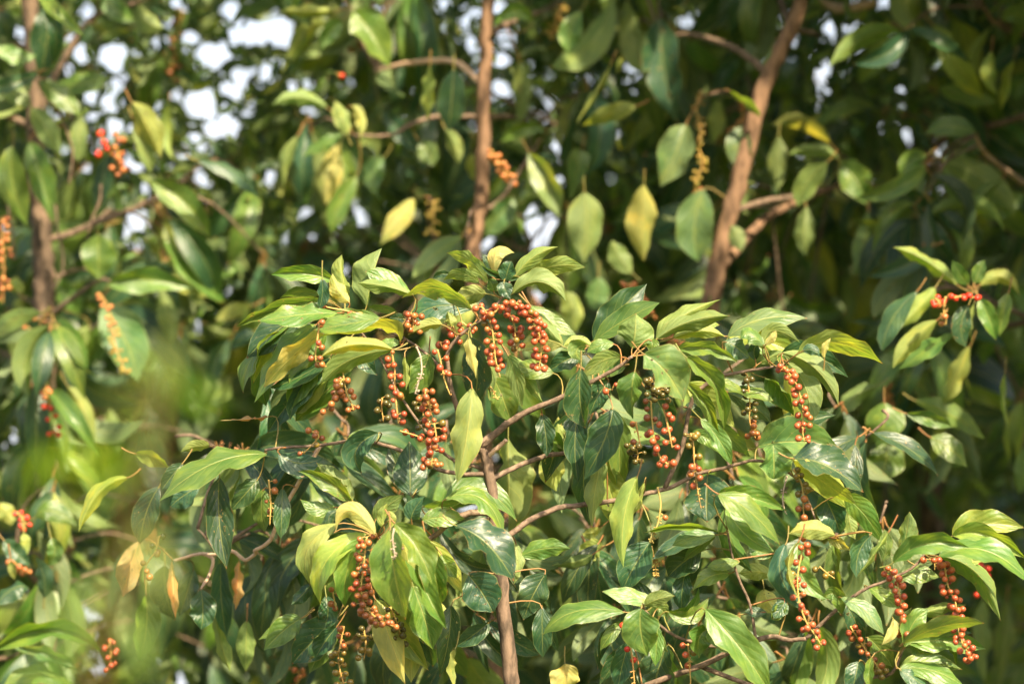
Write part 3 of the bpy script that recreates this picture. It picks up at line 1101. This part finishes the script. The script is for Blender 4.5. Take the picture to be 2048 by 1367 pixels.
# ------------------------------------------------------------------ sky gaps between the crowns
HOLES = {
    'I': "185 60 25 130 200 45 95 150 20 470 60 40 390 210 25 430 300 40 360 390 40 610 320 75 665 455 40 495 535 35 610 565 50 90 600 18 190 575 18 315 620 28 500 645 25 620 680 35 620 735 30 715 695 20 330 810 18 690 860 25 720 910 35 520 780 30 1265 60 60 1340 190 40 970 15 30 935 120 22 1040 210 35 1130 300 60 1220 290 50 1180 370 20 1310 410 45 1230 490 30 1300 490 30 1090 570 80 960 515 25 1225 630 22 1180 705 45 1265 700 30 1340 630 18 1060 740 25 1105 805 22 895 900 28 1085 980 28 785 1025 14 740 1205 55 670 1270 35 745 1345 20 700 1070 15 995 850 20 840 230 25 755 290 15 705 165 15 35 1250 12",
    'J': "740 130 18 780 200 14 1195 165 27 1275 290 20 490 485 25 440 530 18 60 1160 18 55 1200 16 820 435 12 1130 470 12 1050 580 26 30 20 12",
    'K': "500 675 25 490 990 30 465 950 18 510 1310 38 1000 1335 50 440 1250 20 835 1367 14 980 865 8",
    'M': "40 60 60 180 180 60 250 110 40 320 190 80 10 300 35 45 190 25 85 410 45 225 390 35 195 450 20 50 500 35 365 475 25 445 450 22 580 435 22 140 375 15 150 570 15 105 630 18 40 700 30 5 630 20 460 620 25 235 965 35 275 1050 18 430 1175 40 330 1270 35 355 1320 18 705 1095 30 735 1160 25 755 1210 28 600 1290 15 640 1330 30 790 1320 15 800 60 35 890 50 15 1195 20 30 1200 155 30 1325 110 25 1340 230 25 960 645 25 1300 410 20 1340 660 15 1020 890 20 1320 1250 16",
    'N': "130 50 22 265 40 33 90 115 25 110 230 28 285 200 35 290 335 38 275 490 55 150 270 12 150 330 12 110 180 15 75 410 18 450 185 18 455 385 15 450 630 22 110 660 18 655 430 15 725 425 22 990 375 35 585 740 22 590 800 28 605 860 18 605 980 24 430 1135 32 500 1260 50 500 1310 35 200 1330 30 95 1250 15 900 730 28 900 825 22 1290 115 42 920 30 15 1165 5 20 545 1180 18",
    'O': "480 235 18 780 25 25 760 60 20 710 560 15 700 600 15 765 800 45 715 825 28 690 755 15 800 745 18 700 875 18 1060 140 45 1105 80 20 1040 220 25 1055 300 25 1100 545 28 960 570 18 1325 205 20 690 1240 15",
    'P': "80 80 22 20 150 30 110 240 20 280 100 12 300 160 25 295 240 14 640 20 70 560 50 25 705 85 25 720 130 12 390 155 18 450 20 15 895 345 20 660 455 22 780 415 10 695 580 24 835 590 20 870 545 10 720 715 14 735 770 22 770 825 25 820 855 15 850 885 14 885 845 12 895 785 20 915 875 10 640 885 20 825 1115 22 140 840 13 290 815 22 510 475 20 380 410 15",
    'F': "372 175 24 365 210 18 290 325 30",
    'B': "600 130 30 910 30 50 980 100 34 910 490 32 440 290 18",
}
GW, GH, GS = 640, 440, 4        # mask cells of 4 px, starting 256 px left of and 200 px above the frame
GX0, GY0 = -256, -200
hole = np.zeros((GH, GW), dtype=bool)
cover = np.zeros((GH, GW), dtype=np.int16)
yy, xx = np.mgrid[0:GH, 0:GW]
CX, CY = GX0 + (xx + 0.5) * GS, GY0 + (yy + 0.5) * GS
for key, txt in HOLES.items():
    v = [float(t) for t in txt.split()]
    for i in range(0, len(v), 3):
        (hx, hy), = [p[:2] for p in crop(key, [(v[i], v[i + 1])])]
        hr = v[i + 2] * 0.3658 * 1.0
        hole |= (CX - hx) ** 2 + (CY - hy) ** 2 < hr * hr


def footprint(x0, y0, x1, y1, w, grow=0.0):
    """Mask cells under a leaf seen from base to tip."""
    ax, ay = x1 - x0, y1 - y0
    L = math.hypot(ax, ay) + 1e-6
    i0 = max(0, int((min(x0, x1) - w - GX0) / GS)); i1 = min(GW, int((max(x0, x1) + w - GX0) / GS) + 2)
    j0 = max(0, int((min(y0, y1) - w - GY0) / GS)); j1 = min(GH, int((max(y0, y1) + w - GY0) / GS) + 2)
    if i1 <= i0 or j1 <= j0:
        return None
    X, Y = CX[j0:j1, i0:i1] - x0, CY[j0:j1, i0:i1] - y0
    s = (X * ax + Y * ay) / (L * L)
    q = np.abs(X * ay - Y * ax) / L
    return (slice(j0, j1), slice(i0, i1)), q < np.interp(s, PROF_V, PROF_W, left=-1, right=-1) * w * 0.5 + grow


for (x0, y0, x1, y1, w, d) in COVER:
    fp = footprint(x0, y0, x1, y1, w)
    if fp:
        cover[fp[0]] += fp[1] * (2 if d < 1 else 1)

# ------------------------------------------------------------------ crown filling: alike leaves that share a few meshes
TEMPL = []
for k in range(14):
    r = random.Random(900 + k)
    bow = r.uniform(-0.14, 0.14)
    arch = r.uniform(0.06, 0.3)
    V, F, U, MI = leaf_geom(np.array([0, 0, 0.]), np.array([bow, 0.5, arch]), np.array([r.uniform(-.05, .05), 1.0, -0.02]), np.array([0, 0, 1.]),
                            r.uniform(0.128, 0.172), *(2 * [r.uniform(0.1, 0.6)]), 1, 1, True, 9, 2, r.uniform(.05, .16), r.uniform(-.1, .1),
                            np.array([0, -0.16, -0.02]), 0.011, r)
    TEMPL.append((np.array(V), F, U, MI, new_mesh('leaf', V, F, [M_LEAF, M_PETIOLE], U, [(1, 1, 1, r.random())] * len(V), MI)))
STUFF = {k: [] for k in TREES}


def frame(t, n):
    t = unit(t)
    n = unit(n - t * (n @ t))
    return np.stack([np.cross(t, n), t, n], axis=1)        # columns: side, along, up


TINT_POOL = 'gggggkkkbbyyd'


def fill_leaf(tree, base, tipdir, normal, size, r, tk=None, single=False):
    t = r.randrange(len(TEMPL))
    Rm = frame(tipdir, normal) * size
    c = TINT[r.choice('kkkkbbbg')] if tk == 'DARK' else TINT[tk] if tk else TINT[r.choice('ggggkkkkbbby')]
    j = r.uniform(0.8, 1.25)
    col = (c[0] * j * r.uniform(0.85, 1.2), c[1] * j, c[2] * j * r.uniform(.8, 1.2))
    if single:
        o = link('leaf', TEMPL[t][4], TREES[tree])
        from mathutils import Matrix
        Mx = Matrix([list(Rm[i]) + [base[i]] for i in range(3)] + [[0, 0, 0, 1]])
        o.matrix_local = Mx
        o.color = col + (1,)
        COUNT[tree] += 1
    else:
        STUFF[tree].append((t, Rm, base, col, r.random()))


MAXIND = 296
PENDING = {k: [] for k in TREES}         # leaves seen from the camera; the largest become objects of their own


BARE = [(1432, 600, 1440, 520), (1445, 500, 1475, 370), (1530, 170, 1590, 30), (972, 20, 967, 210), (962, 360, 946, 490), (80, 400, 88, 560)]
bare = np.zeros_like(hole)
for (x0, y0, x1, y1) in BARE:
    ax, ay = x1 - x0, y1 - y0
    t = np.clip(((CX - x0) * ax + (CY - y0) * ay) / (ax * ax + ay * ay), 0, 1)
    bare |= (CX - x0 - t * ax) ** 2 + (CY - y0 - t * ay) ** 2 < 15 ** 2


def try_leaf(tree, x, y, d, ang, Lpx, r, tk=None, avoid=True, face_jit=0.5):
    """One hanging leaf whose base is at x, y; ang is its screen direction (0 = straight down)."""
    x1, y1 = x + math.sin(ang) * Lpx, y + math.cos(ang) * Lpx
    fp = footprint(x, y, x1, y1, Lpx * 0.33, 1.0)
    if avoid and fp is not None and (hole[fp[0]] & fp[1]).any():
        return False
    if 0.7 < d < 1.4 and fp is not None and (bare[fp[0]] & fp[1]).any():
        return False
    fp = footprint(x, y, x1, y1, Lpx * 0.20, 0.0)
    if fp is not None:
        cover[fp[0]] += fp[1]
    k = (DIST + d) / DIST * MM
    base = at(x, y, d)
    tip = at(x1, y1, d + r.gauss(0, 0.25) * Lpx * k)
    view = unit(CAM - base)
    nrm = view + RIGHT * r.gauss(0, face_jit) + UP * (r.gauss(0, face_jit) + 0.25)
    if r.random() < 0.4:
        nrm = -nrm
    PENDING[tree].append((d, Lpx, base, tip - base, nrm, np.linalg.norm(tip - base), tk, x, y))
    return True


r = random.Random(31)
TWIGS = {k: [] for k in TREES}
NODES_ARR = {k: np.array(v) for k, v in NODES.items()}


def sprig(tree, x, y, d, n, Lpx, r, tk=None):
    got = 0
    for k in range(n):
        for _ in range(3):
            ang = r.gauss(0, 0.62)
            if try_leaf(tree, x + math.sin(ang) * 14 + r.gauss(0, 8), y + math.cos(ang) * 10 + r.gauss(0, 8), d + r.uniform(-.12, .12), ang, Lpx * r.uniform(.7, 1.15), r, tk):
                got += 1
                break
    if got < 3:
        return
    q = at(x, y, d)
    arr = NODES_ARR[tree]
    dist = np.linalg.norm(arr - q, axis=1)
    i = int(dist.argmin())
    TWIGS[tree].append((q, arr[i] if dist[i] < (0.3 if tree == 'front' else 0.6) else at(x + r.gauss(0, 25), y - r.uniform(25, 60), d + r.uniform(0, .1))))


# the front tree's own inner leaves; dark tints put inner shade into their colour
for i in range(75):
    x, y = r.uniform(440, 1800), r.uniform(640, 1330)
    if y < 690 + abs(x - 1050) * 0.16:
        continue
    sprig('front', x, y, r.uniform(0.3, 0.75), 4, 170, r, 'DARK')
# leaves that hide the lower trunks of the trees behind
for (x0, y0, x1, y1, n, tr_) in ((1415, 640, 1395, 1330, 9, 'fork'), (90, 600, 95, 1330, 9, 'left'), (950, 500, 975, 900, 5, 'mid'), (1845, -80, 1850, 880, 20, 'dark'),
                                 (70, -60, 72, 250, 3, 'left')):
    for i in range(n):
        f = (i + r.random()) / n
        sprig(tr_, x0 + (x1 - x0) * f + r.gauss(0, 14), y0 + (y1 - y0) * f - 50, r.uniform(1.1, 1.45) if tr_ == 'dark' else r.uniform(0.85, 1.25), 6, 165, r)
# middle layer
for i in range(300):
    x, y = r.uniform(-80, 2130), r.uniform(-150, 1330)
    if x > 1630 and 860 < y < 1240:
        continue
    sprig(tree_for(x), x, y, r.uniform(1.4, 2.3), r.randint(5, 8), r.uniform(155, 210), r)
n_mid = int((cover > 0).sum())
# far layer: wherever the crowns still show the sky outside a gap
inframe = (CX > -230) & (CX < 2270) & (CY > -180) & (CY < 1540)
for want, size, dmin, dmax, rounds in ((2, 170, 2.6, 4.0, 1500), (2, 120, 2.4, 3.8, 2500), (2, 80, 1.8, 2.8, 4000), (2, 50, 1.5, 2.2, 6000), (1, 30, 1.4, 2.0, 6000), (4, 170, 3.2, 5.0, 2500)):
    for i in range(rounds):
        if i % 60 == 0:
            need = np.argwhere((cover < want) & ~hole & inframe)
            if len(need) == 0:
                break
        j, k = need[r.randrange(len(need))]
        if cover[j, k] >= want:
            continue
        x, y = GX0 + k * GS, GY0 + j * GS
        ang = r.gauss(0, 0.7 if size > 60 else 1.4)
        f = r.uniform(.3, .7)
        L = size * r.uniform(.75, 1.25)
        try_leaf(tree_for(x), x - math.sin(ang) * L * f, y - math.cos(ang) * L * f, r.uniform(dmin, dmax), ang, L, r)
for k, lst in PENDING.items():
    # nearest and largest first: these are leaves of their own
    lst.sort(key=lambda e: e[0] * 60 - e[1] + (500 if not (-40 < e[7] < 2090 and -60 < e[8] < 1367) else 0))
    for e in lst:
        fill_leaf(k, e[2], e[3], e[4], e[5], r, e[6], COUNT[k] < MAXIND)

# crowns above and beside the frame, out of view; they shade what lies behind the front tree
for i in range(6500):
    d, x = r.uniform(-0.15, 3.6), r.uniform(-700, 3200)
    if d < 1.1 and r.random() < (0.6 if x < 1500 else 0.1):
        continue
    y = -190 - abs(r.gauss(0, 1)) * 700 - 60 * d
    base = at(x, y, d)
    if base[2] > 6.2 or shades_sunny(base - np.array([0, 0, 0.08])):
        continue
    fill_leaf(tree_for(x), base, np.array([r.gauss(0, .5), r.gauss(0, .5), -1.0]), np.array([r.gauss(0, .6), -1 + r.gauss(0, .6), 0.6]), r.uniform(.14, .22), r)
for i in range(3000):
    d, x = r.uniform(-0.15, 2.4), r.uniform(1550, 3300)
    base = at(x, -190 - abs(r.gauss(0, 1)) * 600 - 60 * d, d)
    if base[2] > 6.2 or shades_sunny(base - np.array([0, 0, 0.08]), 0.11):
        continue
    fill_leaf(tree_for(x), base, np.array([r.gauss(0, .5), r.gauss(0, .5), -1.0]), np.array([r.gauss(0, .6), -1 + r.gauss(0, .6), 0.6]), r.uniform(.14, .22), r)
for i in range(1600):
    d = r.uniform(-0.2, 2.2)
    x = r.uniform(2200, 3000) + 60 * max(0, d)
    base = at(x, r.uniform(-500, 1500), d)
    if shades_sunny(base - np.array([0, 0, 0.08])):
        continue
    fill_leaf('dark', base, np.array([r.gauss(0, .5), r.gauss(0, .5), -1.0]), np.array([r.gauss(0, .6), -1 + r.gauss(0, .6), 0.6]), r.uniform(.14, .22), r)
for i in range(260):
    d = r.uniform(0.6, 2.2)
    base = at(r.uniform(-900, -260), r.uniform(-400, 1500), d)
    fill_leaf('left', base, np.array([r.gauss(0, .5), r.gauss(0, .5), -1.0]), np.array([r.gauss(0, .6), -1 + r.gauss(0, .6), 0.6]), r.uniform(.14, .22), r)

for tree, lst in STUFF.items():
    if not lst:
        continue
    VV, FF, UU, TT, MM_ = [], [], [], [], []
    off = 0
    for (t, Rm, base, col, rd) in lst:
        V, F, U, MI, _ = TEMPL[t]
        VV.append(V @ Rm.T + base)
        FF += [tuple(a + off for a in f) for f in F]
        UU += U
        TT += [col + (rd,)] * len(V)
        MM_ += MI
        off += len(V)
    o = link('foliage', new_mesh('foliage', np.concatenate(VV), FF, [M_LEAF, M_PETIOLE], UU, TT, MM_), TREES[tree])
    o.color = (1, 1, 1, 1)
    tag(o, kind='stuff')
for tree, lst in TWIGS.items():
    VV, FF = [], []
    for (a, b) in lst:
        mid = (a + b) / 2 + np.array([r.gauss(0, .02), r.gauss(0, .02), 0.15 * np.linalg.norm(b - a)])
        P, R = smooth_path([a, mid, b], [.0024, .0032, .004], 4)
        V, F, _ = tube_geom(P, R, 5, True)
        FF += [tuple(x + len(VV) for x in f) for f in F]
        VV += V
    if VV:
        tag(link('twigs', new_mesh('twigs', VV, FF, [M_TWIG]), TREES[tree]), kind='stuff')


# ------------------------------------------------------------------ berries
def berry_mesh(kind):
    V, F = [], []
    seg, ring = 12, 8
    for i in range(ring + 1):
        th = math.pi * i / ring
        rr, z = math.sin(th), math.cos(th) * 0.96
        if i == 0:
            z -= 0.10
        for k in range(seg):
            a = 2 * math.pi * k / seg
            V.append((rr * math.cos(a), rr * math.sin(a), z))
    for i in range(ring):
        for k in range(seg):
            k2 = (k + 1) % seg
            a, b, c, d = i * seg + k, i * seg + k2, (i + 1) * seg + k2, (i + 1) * seg + k
            if i == 0:
                F.append((a, d, c))
            elif i == ring - 1:
                F.append((a, d, b))
            else:
                F.append((a, d, c, b))
    # drop the doubled pole vertices by merging them
    me = new_mesh('berry', V, F, [M_BERRY[kind]])
    me.validate()
    return me


BERRY = {k: berry_mesh(k) for k in M_BERRY}


def cluster(tree, pts, n, kinds, d, rad=7.2, spread=11.5, buds=0, rr=1.6, mat=M_RACHIS, tail=0.0, singles=True):
    """Drooping raceme: rachis through pts (photograph pixels), n berries on short stalks; kinds runs from stalk end to tip."""
    if tree in ('left', 'mid', 'fork'):
        d += 0.12
        rad *= 0.86
        n = int(n * 0.9)
    elif n > 9:
        n = int(n * 1.15)
    r = random.Random(int(pts[0][0] * 7 + pts[0][1] * 13 + n))
    P, R = smooth_path([at(p[0], p[1], d) for p in pts], [rr * 1.3 * MM] + [rr * MM] * (len(pts) - 2) + [rr * .6 * MM], 6)
    k = (DIST + d) / DIST * MM
    R = [x * (DIST + d) / DIST for x in R]
    V, F, _ = tube_geom(P, R, 6, True, 0.25)
    V, F = list(V), list(F)
    placed = []
    for i in range(n):
        s = (i + 0.5) / n * (1 - tail)
        for tr_ in range(40):
            ss = min(0.999, max(0, s + r.gauss(0, 0.035 + 0.002 * tr_)))
            q = P[int(ss * (len(P) - 1))]
            a = r.uniform(0, 6.28)
            sp = spread * (1.0 + 0.03 * tr_) * r.uniform(.75, 1.25)
            pos = q + (RIGHT * math.cos(a) - FWD * math.sin(a)) * sp * k + UP * r.uniform(-5, 3) * k
            if all(np.linalg.norm(pos - o[0]) > rad * 1.82 * k for o in placed):
                break
        kind = kinds[min(len(kinds) - 1, int(s * len(kinds)))]
        if kind in 'rb' and r.random() < 0.16:
            kind = r.choice('brbo')
        placed.append((pos, kind, rad * k * (r.uniform(.55, .8) if r.random() < .1 else r.uniform(.84, 1.08)), q))
    for (pos, kind, br, q) in placed:
        tv, tf, _ = tube_geom([q, (q + pos) / 2 + UP * 2 * k, pos], [.9 * k, .8 * k, .8 * k], 4, False)
        F += [tuple(x + len(V) for x in f) for f in tf]
        V += tv
    for b in range(buds):
        q = P[int(r.uniform(0.35, 1) * (len(P) - 1))]
        dirn = unit(RIGHT * r.gauss(0, 1) - FWD * r.gauss(0, 1) - UP * r.uniform(0, .6))
        tv, tf, _ = tube_geom([q, q + dirn * 4 * k, q + dirn * 6 * k, q + dirn * 7.5 * k], [.8 * k, .7 * k, 1.8 * k, .6 * k], 5, True)
        F += [tuple(x + len(V) for x in f) for f in tf]
        V += tv
    o = link('berry_cluster', new_mesh('berry_cluster', V, F, [mat]), TREES[tree])
    if singles:
        for (pos, kind, br, q) in placed:
            b = link('berry', BERRY[kind], o)
            b.location = pos
            b.scale = (br, br * r.uniform(.93, 1.0), br * r.uniform(.92, 1.1))
            b.rotation_euler = (math.pi + r.gauss(0, .5), r.gauss(0, .5), r.uniform(0, 6))
    else:
        EXTRA.setdefault(tree, []).extend(placed)
    return o


EXTRA = {}
f = 'front'
cluster(f, crop('B', [(640, 600), (740, 530), (840, 560), (920, 640), (950, 740), (965, 860), (950, 985)]), 44, 'rrrrr', -0.16, spread=13)
cluster(f, crop('B', [(560, 560), (600, 620), (630, 720), (645, 840), (655, 930), (685, 1040)]), 24, 'rrrr', -0.15, tail=.1, buds=4)
cluster(f, crop('B', [(760, 620), (785, 700), (788, 770), (800, 850)]), 12, 'rr', -0.13)
cluster(f, crop('A', [(650, 650), (628, 800), (618, 900), (640, 960), (695, 965)]), 8, 'b', -0.16, tail=.15, buds=3)
cluster(f, crop('A', [(800, 880), (805, 1000), (830, 1140), (860, 1210), (880, 1265)]), 12, 'b', -0.12)
cluster(f, crop('A', [(805, 1050), (765, 1120), (735, 1200), (700, 1265)]), 10, 'b', -0.12)
cluster(f, crop('A', [(1140, 870), (1160, 1000), (1160, 1100), (1170, 1220), (1185, 1355)]), 16, 'rr', -0.16, buds=5)
cluster(f, crop('A', [(1270, 600), (1285, 650), (1285, 720)]), 13, 'b', -0.05)
cluster(f, crop('B', [(255, 850), (285, 960), (305, 1060), (345, 1165)]), 5, 'r', -0.12, tail=.3, buds=6)
cluster(f, crop('B', [(270, 800), (290, 830), (300, 850)]), 3, 'r', -0.06)
cluster(f, crop('B', [(360, 690), (380, 740), (375, 800)]), 4, 'r', -0.04)
cluster(f, crop('B', [(420, 660), (470, 700), (500, 730)]), 4, 'r', -0.04)
cluster(f, [(850, 785), (862, 825), (872, 870), (866, 905), (862, 932)], 34, 'brrrb', -0.14, spread=15)
cluster(f, [(838, 790), (846, 825), (848, 860)], 10, 'k', -0.08, singles=False)
cluster(f, crop('A', [(1075, 1180), (1072, 1260), (1085, 1345)]), 8, 'k', -0.05, singles=False)
cluster(f, crop('C', [(720, 700), (735, 770), (730, 860)]), 20, 'k', -0.02, spread=20, singles=False)
cluster(f, crop('C', [(690, 860), (695, 960), (705, 1060), (715, 1130), (750, 1240), (790, 1280), (845, 1320)]), 16, 'brrrr', -0.16, tail=.0, buds=5)
cluster(f, crop('C', [(770, 880), (800, 1010), (820, 1100), (835, 1180)]), 8, 'rr', -0.18, buds=3)
cluster(f, crop('C', [(585, 1000), (605, 1100), (620, 1180)]), 2, 'b', -0.1, buds=5)
cluster(f, crop('C', [(570, 1150), (600, 1220), (590, 1290)]), 8, 'k', 0.0, singles=False)
cluster(f, crop('G', [(530, -100), (545, -40), (552, 60), (560, 140), (572, 240), (592, 340)]), 12, 'oorrr', -0.15, tail=.3, buds=16)
cluster(f, crop('D', [(570, 630), (600, 660), (655, 740), (690, 850), (705, 960), (700, 1060), (715, 1140)]), 24, 'r', -0.12, spread=12)
cluster(f, crop('D', [(320, 680), (340, 850), (340, 1000), (380, 1115)]), 18, 'kkb', 0.0, singles=False)
cluster(f, crop('G', [(1130, 110), (1180, 200), (1190, 320), (1195, 450), (1195, 600)]), 17, 'oobbr', -0.1)
cluster(f, crop('G', [(1190, 560), (1165, 680), (1155, 780), (1170, 900), (1210, 1010), (1260, 1080), (1300, 1150)]), 24, 'r', -0.2, buds=5)
cluster(f, crop('G', [(1095, 150), (1075, 230), (1070, 300), (1085, 365)]), 0, 'r', -0.06, buds=16, mat=M_RACHIS_PALE)
cluster(f, crop('G', [(335, 215), (355, 310), (340, 420), (310, 500), (295, 540)]), 1, 'b', -0.1, buds=16)
cluster(f, crop('G', [(300, 560), (320, 640), (330, 740)]), 0, 'o', -0.02, buds=70)
cluster(f, crop('G', [(150, 1020), (170, 1100), (190, 1230), (205, 1400)]), 6, 's', -0.14, tail=.3, buds=8)
cluster(f, crop('G', [(515, 1130), (522, 1230), (532, 1380)]), 4, 'r', -0.1, tail=.3, buds=8)
cluster(f, crop('H', [(655, 680), (700, 730), (722, 800), (738, 900), (735, 1000), (742, 1090)]), 24, 'rrrb', -0.14, spread=9)
cluster(f, crop('H', [(990, 660), (1000, 720), (1015, 800), (1055, 890), (1065, 980), (1080, 1080), (1110, 1150), (1160, 1230)]), 40, 'r', -0.12, spread=10)
cluster(f, crop('H', [(900, 640), (930, 640), (935, 700)]), 4, 'r', -0.08, buds=4)
cluster(f, crop('H', [(440, 1030), (480, 1090), (540, 1180), (590, 1250), (640, 1320)]), 18, 'rbbo', -0.06)
cluster(f, crop('H', [(260, 680), (300, 715), (350, 750)]), 3, 'o', -0.02)
cluster(f, crop('E', [(485, 590), (475, 680), (465, 780), (455, 870), (480, 960), (540, 1020), (590, 1060)]), 52, 'bbrbbb', -0.2, spread=15)
cluster(f, crop('E', [(300, 860), (315, 930), (325, 975)]), 4, 'b', -0.12)
cluster(f, crop('E', [(365, 1060), (350, 1140), (335, 1220), (345, 1300), (365, 1370)]), 18, 'boo', -0.06, singles=False)
cluster(f, crop('E', [(610, 960), (650, 1060), (670, 1160)]), 14, 'k', -0.06, singles=False)
cluster(f, crop('E', [(470, 1080), (480, 1160), (470, 1240)]), 9, 'koo', -0.06, singles=False)
cluster(f, crop('B', [(110, 830), (140, 900), (148, 1000), (125, 1080), (102, 1155)]), 0, 'r', -0.15, buds=20, mat=M_RACHIS_PALE, rr=1.7)
cluster(f, crop('E', [(630, 545), (622, 600), (630, 660), (636, 708)]), 0, 'r', -0.31, buds=16, mat=M_RACHIS_PALE, rr=1.5)
cluster(f, crop('B', [(590, 1080), (630, 1120), (665, 1195)]), 0, 'r', -0.1, buds=12)
cluster(f, crop('A', [(690, 560), (850, 590), (940, 600)]), 4, 'r', -0.06)
cluster(f, crop('C', [(440, 750), (430, 770), (425, 790)]), 2, 'r', -0.06)
cluster(f, crop('K', [(870, 560), (850, 640), (800, 720), (790, 820)]), 7, 'kbb', 0.12)
cluster(f, crop('K', [(1470, 250), (1480, 380), (1475, 500)]), 4, 'b', 0.02, tail=.2, buds=10)
cluster(f, crop('E', [(660, 30), (760, 60), (800, 90)]), 5, 'r', 0.02, buds=4)
cluster(f, crop('E', [(180, 30), (230, 60), (150, 150)]), 6, 'b', -0.06, buds=5)
# blurred strings of the trees behind
cluster('left', crop('I', [(540, 720), (570, 790), (520, 850)]), 8, 's', 1.1, rad=8)
cluster('left', crop('I', [(630, 740), (645, 830), (640, 900), (680, 950)]), 16, 'a', 1.1, rad=8)
cluster('left', crop('J', [(10, -40), (15, 100), (20, 250), (15, 430)]), 26, 'aaa', 1.0, rad=7)
cluster('left', crop('J', [(540, 370), (590, 450), (615, 560), (625, 640), (655, 730), (690, 810)]), 34, 'ay', 0.98, rad=5.5, spread=9)
cluster('left', crop('J', [(225, 520), (210, 620), (180, 740)]), 14, 'a', 1.0, rad=5)
cluster('left', crop('J', [(160, 560), (170, 640), (175, 720)]), 10, 'a', 1.0, rad=5)
cluster('left', crop('J', [(225, 860), (255, 930), (285, 1030), (295, 1150)]), 20, 'as', 0.9, rad=7)
cluster('left', crop('K', [(90, 430), (130, 470), (130, 530)]), 8, 's', 0.7)
cluster('left', crop('K', [(80, 700), (110, 740), (150, 760)]), 8, 'a', 0.7)
cluster('left', crop('K', [(600, 1130), (605, 1200), (600, 1290)]), 12, 'r', 0.5)
cluster('left', crop('I', [(1000, 60), (960, 250), (940, 450)]), 18, 'b', 1.5)
cluster('mid', crop('N', [(225, 820), (260, 880), (300, 940), (340, 1000)]), 22, 'a', 1.1, rad=7)
cluster('mid', crop('M', [(730, 120), (740, 200), (720, 290)]), 10, 'b', 1.5)
cluster('mid', crop('M', [(610, 400), (625, 415)]), 2, 's', 1.3)
cluster('mid', crop('M', [(1140, 1100), (1140, 1200), (1130, 1280)]), 20, 'y', 1.2, rad=4)
cluster('mid', crop('N', [(620, 30), (580, 120), (560, 220)]), 20, 'y', 1.4, rad=4)
cluster('mid', crop('E', [(75, 600), (80, 660)]), 7, 'a', 0.6)
cluster('mid', crop('E', [(30, 850), (50, 920), (65, 1000)]), 12, 'a', 0.6)
cluster('mid', crop('E', [(100, 1280), (130, 1320), (110, 1380)]), 8, 'a', 0.5)
cluster('fork', crop('O', [(420, 220), (390, 330), (415, 430), (400, 520), (425, 620), (385, 720), (400, 790), (380, 850)]), 48, 'ooyya', 1.1, rad=4.5, spread=9)
cluster('fork', crop('O', [(640, 270), (645, 360), (600, 430), (570, 460)]), 26, 'a', 1.2, rad=4, spread=6)
cluster('fork', crop('C', [(530, 60), (590, 120), (630, 180), (690, 290)]), 36, 'a', 0.8, rad=6.5)
cluster('fork', crop('C', [(810, 420), (870, 460), (930, 480)]), 20, 'a', 0.8, rad=6.5)
cluster('dark', crop('Q', [(610, 400), (640, 430)]), 4, 's', 0.5)
cluster('dark', crop('Q', [(690, 400), (760, 390), (820, 400)]), 9, 's', 0.5, rad=6.5)
cluster('dark', crop('Q', [(665, 390), (655, 470), (670, 545)]), 4, 'a', 0.5, buds=12)
cluster('dark', crop('H', [(1200, 660), (1220, 740), (1210, 850)]), 12, 's', 0.7)
cluster('dark', crop('Q', [(330, 860), (340, 930), (350, 1000)]), 16, 'a', 1.2, rad=4)

for tree, lst in EXTRA.items():
    VV, FF, MI = [], [], []
    kinds = sorted(M_BERRY)
    base = BERRY['k']
    bv = np.array([tuple(v.co) for v in base.vertices])
    bf = [tuple(p.vertices) for p in base.polygons]
    for (pos, kind, br, q) in lst:
        FF += [tuple(x + len(VV) for x in f_) for f_ in bf]
        MI += [kinds.index(kind)] * len(bf)
        VV += list(bv * br + pos)
    o = link('unripe_berries', new_mesh('unripe_berries', VV, FF, [M_BERRY[k] for k in kinds], mat_idx=MI), TREES[tree])
    tag(o, kind='stuff')
print('leaves', COUNT, {k: len(v) for k, v in STUFF.items()}, 'uncovered', int(((cover < 1) & ~hole & inframe).sum()), 'hole cells', int(hole.sum()),
      'berries', len([o for o in sc.objects if o.name.startswith('berry') and o.parent and o.parent.name.startswith('berry_cluster')]))
